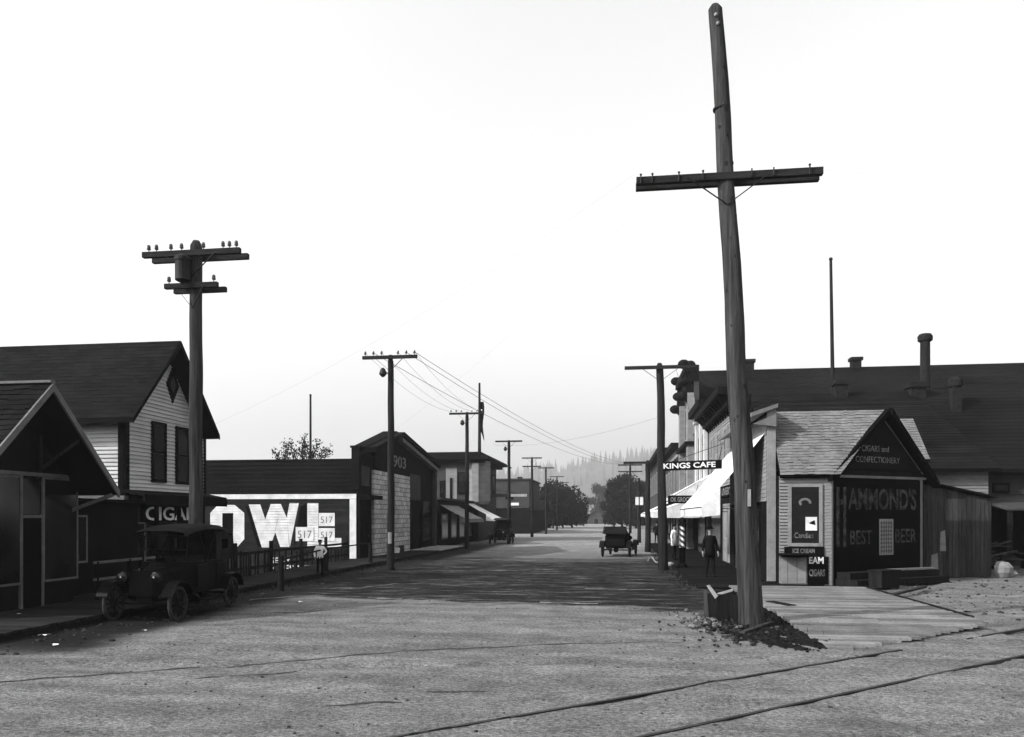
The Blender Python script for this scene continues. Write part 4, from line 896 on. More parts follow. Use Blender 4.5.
for x in (14.8, 18.5, 22): q = MB(); q.box(x, 31.1, 0, x+.15, 31.25, 2.35); q.build('post', m_wooddark, bB)
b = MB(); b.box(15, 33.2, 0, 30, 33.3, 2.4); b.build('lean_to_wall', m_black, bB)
bR = thing('livery_barn', 'very large dark-roofed barn rising behind all the right-hand buildings', 'barn', (18, 55, 0))
b = MB(); b.box(6.0, 44.5, 0, 36, 66, 6.2); b.prism([(6.0, 44.5, 6.2), (6.0, 66, 6.2), (6.0, 55, 12.2)], (30, 0, 0)); b.build('wall', m_siding_dark, bR)
b = MB(); gable_roof(b, 5.6, 36, 43.5, 55, 66.5, 5.9, 12.4, 5.9, .15); rf = b.build('roof', m_roofmid, bR)
f, L = slope_frame(5.6, 43.5, 5.92, 55, 12.42); b = MB(); f.siding(b, [(0, 0), (30.4, 0), (30.4, L), (0, L)], .35, .012); b.build('shingles', m_roofmid, rf)
def chim(x, y, z0, z1, r, round_, cap, label, parent):
    q = MB()
    if round_: q.tube((x, y, z0), (x, y, z1), r*1.05, r, 14)
    else: q.box(x-r, y-r, z0, x+r, y+r, z1)
    c = q.build('chimney', m_chimney, parent); q = MB()
    if cap == 'round': q.lathe((x, y, z1-.1), [(r*1.0, 0), (r*1.5, .1), (r*1.55, .35), (r*1.2, .5), (r*.5, .55)], 14)
    else: q.box(x-r*1.3, y-r*1.3, z1-.22, x+r*1.3, y+r*1.3, z1)
    q.build('chimney_cap', m_chimney, c)
chim(16.4, 55, 12, 13.05, .3, False, 'flat', '', bR); chim(9.3, 55, 12, 13.1, .3, False, 'flat', '', bR); chim(19.0, 50, 8.5, 13.0, .28, True, 'round', '', bR)
chim(10.8, 38.6, 7.4, 8.7, .27, False, 'flat', '', bA); chim(14.3, 38.7, 7.5, 8.5, .33, False, 'flat', '', bA); chim(15.6, 37.6, 6.5, 8.15, .2, False, 'round', '', bB)
ms = thing('mast', 'thin tall bare mast rising from the dark roofs on the right', 'mast', (10.6, 38.9, 8)); q = MB(); q.tube((10.55, 38.9, 7.9), (10.45, 38.9, 14.6), .10, .07, 8); q.build('pole', m_poledark, ms); q = MB(); q.ball((10.45, 38.9, 14.7), .10); q.build('finial', m_iron, ms)
# junk before the lean-to
jx, jy = gp(1003, 578)
q = MB(); q.ball((jx, jy, .28), .3, 10, (1, 1, 1), .12); q.ball((jx+.25, jy, .15), .16, 8, (1.4, 1, .8), .1); setp(q.build('sack', m_siding_grey, None, (jx, jy, 0)), 'pale lumpy sack on the ground before the open lean-to', 'sack')
q = MB()
for k in range(16):
    a = random.uniform(-1.1, 1.3); z = random.uniform(.3, 1.15); q.beam((jx+a-.4, jy+.9+random.random()*.6, z), (jx+a+.5, jy+.9+random.random()*.6, z+random.uniform(-.3, .3)), .12, .05)
for k in range(12): q.ball((jx+random.uniform(-1, 1.1), jy+1+random.random(), random.uniform(.1, .8)), random.uniform(.12, .3), 7, (1, 1, .8), .2)
setp(q.build('scrap_heap', m_wood, None, (jx, jy+1, 0)), 'heap of dark broken boards and scrap behind the pale sack', 'scrap heap')

# ------------------------------------------------------------------ right-hand street fronts
def rf_(Yfar): return FXr(4.9, Yfar)
# R1 false front
r1 = thing('awning_shop', 'narrow shop with pale end board, shaded by the big white awning, right side', 'shop', (4.9, 28, 0))
b = MB(); b.box(4.9, 26.75, 0, 6.9, 32.45, 5.0); b.build('wall', m_siding_dark, r1)
b = MB(); b.box(4.72, 24.6, .05, 4.94, 32.45, 5.5); b.build('false_front', m_siding_dark, r1)
b = MB(); b.box(4.70, 24.55, .1, 4.96, 24.62, 5.45); b.build('end_board', m_trim, r1)
q = MB(); f = FXr(4.72, 32.4); f.siding(q, [(0, 2.6), (7.7, 2.6), (7.7, 5.3), (0, 5.3)], .13, .02); q.build('siding', m_siding_grey, r1)
q = MB(); q.prism([(4.2, 24.4, 5.35), (5.0, 24.4, 5.62), (5.0, 24.4, 5.5), (4.2, 24.4, 5.22)], (0, 8.0, 0)); q.prism([(4.25, 24.42, 5.0), (4.95, 24.42, 5.3), (4.95, 24.42, 4.9)], (0, .15, 0)); q.build('cornice', m_trimgrey, r1)
f = FXr(4.72, 32.4)
f.window(r1, 3.5, .7, 6.6, 2.4, m_trimdark, .1, (3, 1), .05); f.door(r1, 1.6, .1, 2.6, 2.3, m_siding_mid, m_trimdark)
awning('a', 4.7, 2.75, 25.0, 33.0, 4.75, 2.42, .32, m_canvas, 'huge steep bright white awning beside the tall pole, right side', 'awnings on the right side')
# R2
r2 = thing('two_storey_shop', 'two-storey clapboard shop with bracketed cornice, right side behind the big awning', 'shop', (4.9, 37, 0))
b = MB(); b.box(4.95, 32.5, 0, 5.6, 41.3, 7.2); b.build('wall', m_siding_dark, r2)
f = FXr(4.95, 41.3); q = MB(); f.siding(q, [(0, 3.2), (8.8, 3.2), (8.8, 6.7), (0, 6.7)], .14, .03); q.build('siding', m_siding_grey, r2)
q = MB(); q.box(4.2, 32.3, 7.2, 5.1, 41.5, 7.5); q.box(4.6, 32.4, 6.75, 4.95, 41.4, 6.95); q.build('cornice', m_siding_dark, r2)
for i in range(12): q = MB(); y = 32.6+i*.78; q.prism([(4.3, y, 7.2), (4.93, y, 7.2), (4.93, y, 6.5)], (0, .2, 0)); q.build('bracket', m_siding_dark, r2)
for u in (1.2, 3.6, 6.0): f.window(r2, u, 4.2, u+.95, 6.0, m_trim, .1, (1, 2), .078)
f.door(r2, 5.6, .1, 6.7, 2.6, m_siding_grey, m_trim); f.door(r2, 7.0, .1, 8.1, 2.6, m_siding_grey, m_trim); f.window(r2, 1.2, .6, 4.6, 2.5, m_trimdark, .1, (3, 1), .05)
q = MB(); f.box(q, 4.9, 3.0, .03, 8.6, 3.5, .08); q2 = q.build('shop_sign', m_black, r2); f.text(q2, 'LIVERY', 5.4, 3.08, 8.2, 3.4, m_midletter, .085, .01, .02)
# R3
r3 = thing('pilastered_shop', 'narrow two-storey shop with white pilasters, right side', 'shop', (4.9, 44, 0))
b = MB(); b.box(4.9, 41.5, 0, 6.8, 46.6, 8.3); b.build('wall', m_siding_mid, r3)
for y in (41.6, 43.6, 45.9): q = MB(); q.box(4.72, y, 3.4, 4.9, y+.6, 7.6); q.box(4.62, y-.1, 7.6, 4.9, y+.7, 7.9); q.build('pilaster', m_siding_white, r3)
q = MB(); q.box(4.35, 41.4, 7.95, 5.0, 46.7, 8.35); q.build('cornice', m_siding_dark, r3)
f = FXr(4.9, 46.6); f.window(r3, 1.2, 4.2, 2.2, 6.6, m_trimdark, .1, (1, 2), .078); f.window(r3, 3.3, 4.2, 4.2, 6.6, m_trimdark, .1, (1, 2), .078); f.window(r3, .8, .5, 4.2, 2.8, m_trimdark, .1, (2, 1), .06)
# R4 tall with corbelled finials
r4 = thing('tall_brick_block', 'tallest narrow brick building with stacked round corbels at its roof corner, right side', 'building', (4.9, 51, 0))
b = MB(); b.box(4.9, 48.6, 0, 5.2, 55.6, 10.6); b.build('wall', m_brick, r4)
for y in (48.7, 54.6): b = MB(); b.box(4.5, y, .1, 4.9, y+.8, 9.9); b.build('pilaster', m_siding_grey, r4)
for y in (48.8, 54.9):
    q = MB()
    for (x, z, r) in ((4.25, 9.75, .40), (4.45, 10.65, .40), (4.75, 11.1, .3), (4.3, 11.75, .38), (4.7, 11.7, .35)):
        if r: q.ball((x, y+.25, z), r, 12, (1, 1, .8))
    q.prism([(4.35, y, 9.5), (4.9, y, 8.9), (4.9, y, 11.7), (4.4, y, 11.7)], (0, .5, 0)); q.build('corbel', m_siding_dark, r4)
q = MB(); q.box(4.3, 48.5, 11.2, 5.2, 55.7, 11.6); q.box(4.6, 48.55, 10.6, 5.2, 55.6, 11.2); q.build('cornice', m_siding_dark, r4)
f = FXr(4.9, 55.6)
for u in (1.5, 3.8, 6.1):
    for z in (4.2, 7.4): f.window(r4, u, z, u+1.0, z+2.0, m_trim, .12, (1, 2), .078)
q = MB(); q.box(4.35, 48.6, 6.6, 4.9, 55.6, 6.85); q.build('belt_course', m_siding_dark, r4)
f.window(r4, 1.2, .5, 6.8, 2.9, m_trimdark, .1, (4, 1), .06)
r5 = thing('arched_front_shop', 'two-storey shop with an arched panel in its dark cornice, right side', 'shop', (4.9, 66, 0))
b = MB(); b.box(4.9, 57.5, 0, 14, 75, 6.6); b.build('wall', m_siding_mid, r5); b = MB(); b.box(4.1, 57.3, 7.2, 7, 75.2, 7.6); b.box(4.5, 57.4, 3.4, 4.9, 75, 3.7); b.build('cornice', m_siding_dark, r5)
b = MB(); b.box(4.6, 57.4, 6.6, 4.9, 75, 7.2); b.build('parapet', m_siding_grey, r5)
q = MB(); yf = FY(0, 57.4)
pts = [(5.0+.85*(1+math.cos(a))*.9, 6.55+.6*math.sin(a)) for a in [math.pi*i/10 for i in range(11)]]; yf.slab(q, pts, .0, .15); q.build('arch', m_siding_white, r5)
f = FXr(4.9, 75)
for u in (1, 4, 7, 10, 13): f.window(r5, u, 4.1, u+1.1, 6.0, m_trim, .12, (1, 2), .078); f.window(r5, u, .6, u+1.8, 2.7, m_trimdark, .1, (1, 1), .078)
r6 = thing('far_shop', 'far flat-roofed dark shop, last on the right before the trees', 'shop', (4.9, 90, 0))
b = MB(); b.box(4.9, 78, 0, 14, 108, 8.6); b.build('wall', m_siding_mid, r6); b = MB(); b.box(4.2, 77.8, 8.6, 14.2, 108.2, 9.1); b.build('cornice', m_siding_dark, r6)
f = FXr(4.9, 108)
for u in (2, 7, 12, 17, 22, 26): f.window(r6, u, 5, u+1.3, 7.2, m_trim, .12, (1, 2), .078); f.window(r6, u, .6, u+2.4, 2.7, m_trimdark, .1, (1, 1), .078)
awning('a', 4.88, 2.75, 37.0, 43.5, 4.3, 3.15, .2, m_canvas, 'white awning just below the KINGS CAFE sign, right side', 'awnings on the right side', True)
awning('a', 4.88, 2.1, 44.5, 56.5, 3.3, 2.35, .3, m_canvas, 'low long white awning below the smaller hanging sign, right side', 'awnings on the right side', True)
awning('a', 4.88, 2.3, 60, 70, 3.6, 2.4, .3, m_canvas, 'farthest white awning seen left of the barber pole, right side', 'awnings on the right side')
# hanging signs
def hsign(px0, px1, Y, y0, y1, txt, label, tm=m_white, tilt=0.0, pad=.12):
    x0, x1 = atY(px0, Y), atY(px1, Y); z0, z1 = zof(y0, x0, Y), zof(y1, x0, Y)
    t = thing('hanging_sign', label, 'sign', (x0, Y, z0)); f = Frame((x0, Y, 0), (math.cos(tilt), 0, 0), (0, 0, 1)); q = MB()
    dz = tilt*(x1-x0)
    q.prism([(x0, Y, z0), (x1, Y, z0+dz), (x1, Y, z1+dz), (x0, Y, z1)], (0, .05, 0)); q.build('board', m_black, t)
    W = x1-x0; fr_ = Frame((x0, Y, 0), (W, 0, dz), (-dz, 0, W)); fr_.text(t, txt, pad, z0+(z1-z0)*.2, W-pad, z1-(z1-z0)*.2, tm, .012, .01, .02)
    q = MB(); q.tube((x1-.1, Y+.02, z1+dz), (x1+.0, Y+.02, z1+dz+.5), .015, .015, 5); q.tube((x0+.3, Y+.02, z1), (min(4.9, x1+.1), Y+.02, z1+.7), .012, .012, 5); q.build('stay', m_iron, t); return t
hsign(663.5, 722, 30.1, 470.8, 461.8, 'KINGS CAFE', 'black hanging board reading KINGS CAFE over the right walk', m_white, .03)
hsign(668, 698, 36.6, 503.5, 495.5, 'OK GROCERY', 'smaller black hanging board with white letters between two white awnings', m_trim, .0)
for px in (637, 641.5):
    x = atY(px, 62); t = thing('hanging_sign', 'tiny white upright signboard by the short armless pole, ' + ('left' if px == 637 else 'right') + ' of a pair', 'sign', (x, 62, 3)); q = MB(); q.box(x-.13, 62, zof(505, x, 62), x+.13, 62.05, zof(497, x, 62)); q.build('board', m_white, t); q = MB(); q.tube((x, 62.03, zof(497, x, 62)), (x, 62.03, zof(497, x, 62)+.25), .02, .02, 5); q.build('hook', m_iron, t)
# barber pole
bx0, by0 = 2.66, 31.0
bpo = thing('barber_pole', 'striped black and white barber pole on a dark post at the right kerb', 'barber pole', (bx0, by0, .08))
q = MB(); q.lathe((bx0, by0, .08), [(.2, 0), (.2, .12), (.12, .2), (.12, .75), (.17, .8)], 12); q.build('base', m_trimdark, bpo)
def barbermat():
    m = bpy.data.materials.new('barber stripes'); m.use_nodes = True; nt = m.node_tree; bs = nt.nodes['Principled BSDF']
    tc = nd(nt, 'ShaderNodeTexCoord'); sp = nd(nt, 'ShaderNodeSeparateXYZ'); nt.links.new(tc.outputs['Object'], sp.inputs[0])
    an = mth(nt, 'DIVIDE', mth(nt, 'ARCTAN2', sp.outputs[1], sp.outputs[0]), 6.28318); fr = mth(nt, 'FRACT', mth(nt, 'ADD', mth(nt, 'MULTIPLY', sp.outputs[2], 4.6), mth(nt, 'MULTIPLY', an, 2.0)))
    v = mth(nt, 'MULTIPLY_ADD', mth(nt, 'GREATER_THAN', fr, .5), .68); nt.nodes[-1].inputs[2].default_value = .02
    cc = nd(nt, 'ShaderNodeCombineColor')
    for i in range(3): nt.links.new(v, cc.inputs[i])
    nt.links.new(cc.outputs[0], bs.inputs['Base Color']); bs.inputs['Roughness'].default_value = .4; return m
q = MB(); q.tube((bx0, by0, .85), (bx0, by0, 1.75), .11, .11, 20); q.build('striped_shaft', barbermat(), bpo, smooth=False)
q = MB(); q.lathe((bx0, by0, 1.75), [(.17, 0), (.17, .05), (.1, .1), (.13, .2), (.1, .3), (.02, .34)], 14); q.build('cap', m_trimdark, bpo)
# small stuff at foot of right pole
q = MB(); a = gp(652, 562); 
pts = [Vector((*gp(648+i*2.2, 562-3*math.sin(i*1.1)), .06+.05*abs(math.sin(i)))) for i in range(7)]; q.path(pts, .035, 6); setp(q.build('hose', m_siding_grey, None, (a[0], a[1], 0)), 'pale twisted pipe lying by the pole beside the barber pole', 'pipe')
q = MB(); a = gp(671, 567); q.ball((a[0], a[1], .12), .13, 8, (1.2, 1, .8), .15); setp(q.build('stone', m_trim, None, (a[0], a[1], 0)), 'white stone at the foot of the pole beside the barber pole', 'stone')

# ------------------------------------------------------------------ trough by the tall pole
tx, ty = gp(729, 620)
tg = thing('wooden_trough', 'battered dark wooden trough box against the tall leaning pole', 'trough', (tx, ty, 0)); x0, x1, y0_, y1_ = tx-.36, tx+.3, ty-.1, ty+.75
for (p, qv) in (([(x0-.05, y0_, 0), (x1, y0_, 0), (x1, y0_, .5), (x0-.08, y0_, .55)], (0, .05, 0)), ([(x0-.03, y1_, 0), (x1, y1_, 0), (x1, y1_, .5), (x0-.03, y1_, .52)], (0, .05, 0))):
    q = MB(); q.prism(p, qv); q.build('end_board', m_wooddark, tg)
for (x, z) in ((x0-.06, .55), (x1-.03, .5)): q = MB(); q.box(x, y0_+.052, .02, x+.05, y1_-.002, z); q.build('side_board', m_wood, tg)
q = MB(); q.box(x0+.0, y0_+.06, .02, x1-.05, y1_-.01, .12); q.build('floor', m_wooddark, tg)
q = MB(); q.prism([(x0-.10, y0_-.02, .70), (x0-.04, y0_-.02, .72), (x0+.13, y0_-.02, .50), (x0+.07, y0_-.02, .44)], (0, .04, 0)); q.build('broken_slat', m_splinter, tg)
q = MB(); q.prism([(x0+.12, y0_, .50), (x0+.42, y0_, .60), (x0+.42, y0_, .64), (x0+.12, y0_, .55)], (0, .05, 0)); q.build('broken_slat', m_splinter, tg)
q = MB(); a, b2 = gp(742, 636), gp(772, 627); q.beam((*a, .06), (*b2, .10), .10, .035); setp(q.build('loose_board', m_wood, None, (*a, 0)), 'short pale board lying against the foot of the tall pole', 'board')
q = MB(); a, b2 = gp(770, 607), gp(792, 611); q.beam((*a, .12), (*b2, .11), .22, .05); setp(q.build('loose_board', m_wooddark, None, (*a, 0)), 'dark board lying on the boardwalk edge behind the tall pole', 'board')
# ------------------------------------------------------------------ cars
def arc(y0, z0, r, a0, a1, n): return [(y0+r*math.cos(R(a0+(a1-a0)*i/n)), z0+r*math.sin(R(a0+(a1-a0)*i/n))) for i in range(n+1)]
def make_car(label, top_up, group=None):
    t = thing('touring_car', label, 'car', (0, 0, 0), group)
    for sx in (-1, 1):
        for wy in (-1.24, 1.27):
            w = MB(); r, N = .375, 28; prof = []
            k = 0; vs = []
            for i in range(N):
                a = 2*math.pi*i/N
                for j in range(8):
                    b = 2*math.pi*j/8; rr = r-.04+.04*math.cos(b); vs.append(Vector((sx*.71+.04*math.sin(b), wy+rr*math.cos(a), .375+rr*math.sin(a))))
            w.v = vs; w.f = [(i*8+j, i*8+(j+1) % 8, ((i+1) % N)*8+(j+1) % 8, ((i+1) % N)*8+j) for i in range(N) for j in range(8)]
            ty = w.build('wheel', m_tyre, t, smooth=True)
            rm = MB(); c = Vector((sx*.71, wy, .375))
            for i in range(N):
                a, b = 2*math.pi*i/N, 2*math.pi*(i+1)/N
                p = [(c.x-.025, wy+.3*math.cos(a), .375+.3*math.sin(a)), (c.x-.025, wy+.3*math.cos(b), .375+.3*math.sin(b)), (c.x-.025, wy+.325*math.cos(b), .375+.325*math.sin(b)), (c.x-.025, wy+.325*math.cos(a), .375+.325*math.sin(a))]
                rm.prism(p, (.05, 0, 0))
            rm.build('rim', m_carpaint, ty)
            sp_ = MB(); sp_.tube(c-Vector((.06, 0, 0)), c+Vector((.06, 0, 0)), .06, .06, 12)
            for i in range(12): a = 2*math.pi*i/12; sp_.tube(c, c+Vector((0, .31*math.cos(a), .31*math.sin(a))), .02, .014, 6)
            sp_.build('spokes', m_wooddark, ty)
    ch = MB()
    for sx in (-1, 1): ch.box(sx*.36-.03, -1.35, .48, sx*.36+.03, 1.5, .57)
    ch.tube((-.7, -1.24, .375), (.7, -1.24, .375), .025); ch.tube((-.7, 1.27, .375), (.7, 1.27, .375), .035)
    ch.ball((0, 1.27, .375), .14, 10); ch.box(-.16, -1.3, .38, .16, -.2, .5); ch.build('chassis', m_carpaint, t)
    for sx in (-1, 1):
        for (wy, a0, a1, r) in ((-1.24, 160, 20, .46), (1.27, 165, 15, .46)):
            fm = MB(); P_ = arc(wy, .385, r, a0, a1, 12)
            P_ = P_[:]; 
            for (p, q) in zip(P_, P_[1:]): fm.prism([(sx*.58, p[0], p[1]), (sx*.58, q[0], q[1]), (sx*.58, q[0], q[1]+.02), (sx*.58, p[0], p[1]+.02)], (sx*.25, 0, 0))
            if wy < 0: fm.prism([(sx*.58, wy+.43, .54), (sx*.83, wy+.43, .54), (sx*.83, wy+.78, .36), (sx*.58, wy+.78, .36)], (0, 0, .02))
            fm.build('fender', m_carpaint, t)
        rb_ = MB(); rb_.box(min(sx*.50, sx*.80), -.47, .34, max(sx*.5, sx*.8), .85, .365); rb_.build('running_board', m_carpaint, t)
    ra = MB(); ra.prism([(-.25, -1.42, .55), (.25, -1.42, .55), (.26, -1.42, 1.02), (.2, -1.42, 1.08), (-.2, -1.42, 1.08), (-.26, -1.42, 1.02)], (0, .09, 0)); ra.tube((0, -1.38, 1.08), (0, -1.38, 1.15), .035); ra.build('radiator', m_carpaint, t)
    hd = MB()
    def ring(y, w, z0, z1): return [Vector((-w, y, z0)), Vector((-w, y, z1-.12)), Vector((-w*.6, y, z1)), Vector((w*.6, y, z1)), Vector((w, y, z1-.12)), Vector((w, y, z0))]
    rings = [ring(-1.33, .25, .56, 1.06), ring(-.75, .33, .56, 1.12), ring(-.48, .5, .56, 1.2)]
    for g in rings: hd.v += g
    for i in range(2):
        for j in range(6): k = (j+1) % 6; hd.f.append((i*6+j, i*6+k, (i+1)*6+k, (i+1)*6+j))
    hd.f.append(tuple(range(12, 18))); hd.build('hood', m_carpaint, t)
    bd = MB(); out = [(-.50, -.48), (.50, -.48), (.56, .1), (.58, 1.1), (.50, 1.5), (-.50, 1.5), (-.58, 1.1), (-.56, .1)]; inn = [(x*.93, y*.97 if y > 0 else y*.95) for x, y in out]
    for i in range(8):
        j = (i+1) % 8; zt = lambda p: 1.2 if p[1] < 1.0 else 1.26
        a, b, c, d = out[i], out[j], inn[j], inn[i]
        bd.prism([(a[0], a[1], .55), (b[0], b[1], .55), (c[0], c[1], .55), (d[0], d[1], .55)], (0, 0, zt(a)-.55))
    bd.prism([(x, y, .5) for x, y in out], (0, 0, .06)); body = bd.build('body', m_carpaint, t)
    for sx in (-1, 1):
        for y in (-.15, .75): dd = MB(); dd.box(min(sx*.555, sx*.59), y, .62, max(sx*.555, sx*.59), y+.5, 1.12); dr = dd.build('door', m_carpaint, body); hh = MB(); hh.box(min(sx*.59, sx*.62), y+.03, .98, max(sx*.59, sx*.62), y+.12, 1.0); 
    for y in (.1, 1.05): st = MB(); st.box(-.48, y-.12, .6, .48, y+.35, .88); st.box(-.48, y+.3, .85, .48, y+.42, 1.3); st.build('seat', m_darkcanvas, t)
    for sx in (-1, 1):
        hl = MB(); hl.lathe((sx*.36, -1.36, .95), [(.05, 0), (.11, .06), (.12, .13), (.12, .16)], 16, (0, -1, 0)); h_ = hl.build('headlight', m_carpaint, t); ln = MB(); ln.lathe((sx*.36, -1.52, .95), [(.11, 0), (.08, .02), (.02, .03)], 16, (0, -1, 0)); ln.build('lens', m_glass, h_); bu = MB(); bu.ball((sx*.36, -1.56, .95), .018, 6); bu.build('bulb', m_paper, h_)
    ws = MB()
    for sx in (-1, 1): ws.beam((sx*.5, -.5, 1.15), (sx*.5, -.44, 1.78), .03, .03)
    for z, y in ((1.2, -.49), (1.48, -.465), (1.78, -.44)): ws.beam((-.5, y, z), (.5, y, z), .025, .025)
    ws.build('windshield_frame', m_carpaint, t)
    sw_ = MB(); c = Vector((-.25, .0, 1.25)); ax = Vector((0, .8, .6)); a_ = Vector((1, 0, 0)); b_ = ax.cross(a_).normalized()
    pts = [c+(a_*math.cos(2*math.pi*i/16)+b_*math.sin(2*math.pi*i/16))*.19 for i in range(17)]; sw_.path(pts, .014, 5); sw_.tube(c, (-.25, -.5, .95), .014, .014, 5); sw_.build('steering_wheel', m_carpaint, t)
    if top_up:
        tp_ = MB(); ys = [(-.72, 1.90), (-.45, 1.97), (0, 2.03), (.5, 2.05), (1.0, 2.03), (1.4, 1.93), (1.6, 1.78), (1.64, 1.5), (1.56, 1.22)]
        prof = [(-.60, -.13), (-.56, -.04), (-.3, 0), (.3, 0), (.56, -.04), (.60, -.13)]
        for y, z in ys:
            for x, dz in prof: tp_.v.append(Vector((x, y, z+dz if y < 1.55 else z)))
        n = 6
        for i in range(len(ys)-1):
            for j in range(5): tp_.f.append((i*n+j, i*n+j+1, (i+1)*n+j+1, (i+1)*n+j))
        to = tp_.build('top', m_darkcanvas, t, smooth=True)
        for sx in (-1, 1):
            # closed rear side curtain with a small window hole
            x = sx*.6; Y0, Y1, Z0, Z1 = .72, 1.58, 1.18, 1.86; a, b, c_, d = 1.0, 1.32, 1.45, 1.68; cu = MB()
            for (ya_, yb_, zc, zd) in ((Y0, a, Z0, Z1), (b, Y1, Z0, Z1-.1), (a, b, Z0, c_), (a, b, d, Z1)): cu.prism([(x, ya_, zc), (x, yb_, zc), (x, yb_, zd), (x, ya_, zd)], (-sx*.01, 0, 0))
            cu.build('side_curtain', m_darkcanvas, t)
            bw = MB(); bw.beam((sx*.58, .25, 1.18), (sx*.58, -.1, 1.9), .03, .03); bw.beam((sx*.58, .25, 1.18), (sx*.58, .72, 1.9), .03, .03); bw.beam((sx*.56, -.48, 1.78), (sx*.56, -.68, 1.82), .02, .02); bw.build('top_bow', m_carpaint, t)
    else:
        fo_ = MB()
        for k in range(4): fo_.prism([(-.62+.02*k, 1.2+.04*k, 1.2+.10*k), (.62-.02*k, 1.2+.04*k, 1.2+.10*k), (.62-.02*k, 1.85, 1.25+.10*k), (-.62+.02*k, 1.85, 1.25+.10*k)], (0, 0, .075))
        fo_.build('folded_top', m_darkcanvas, t)
        wc = MB(); wc.box(-.5, 1.52, .6, .5, 1.66, .95); wc.build('luggage_box', m_carpaint, t)
    return t
def place(t, x, y, yaw, s=.95): t.location = (x, y, gz(x, y)-.01); t.rotation_euler = (0, 0, yaw); t.scale = (s, s, s)
c1 = make_car('black open-sided touring car with its canvas top raised, nearest on the left', True); place(c1, -9.52, 15.5, R(3), .96)
c2 = make_car('black touring car with its top folded down, parked on the right', False); place(c2, .25, 41.8, R(171), 1.0)
c3 = make_car('distant dark touring car parked beneath the white awning on the left', True); place(c3, -8.75, 58.5, R(0), 1.0)

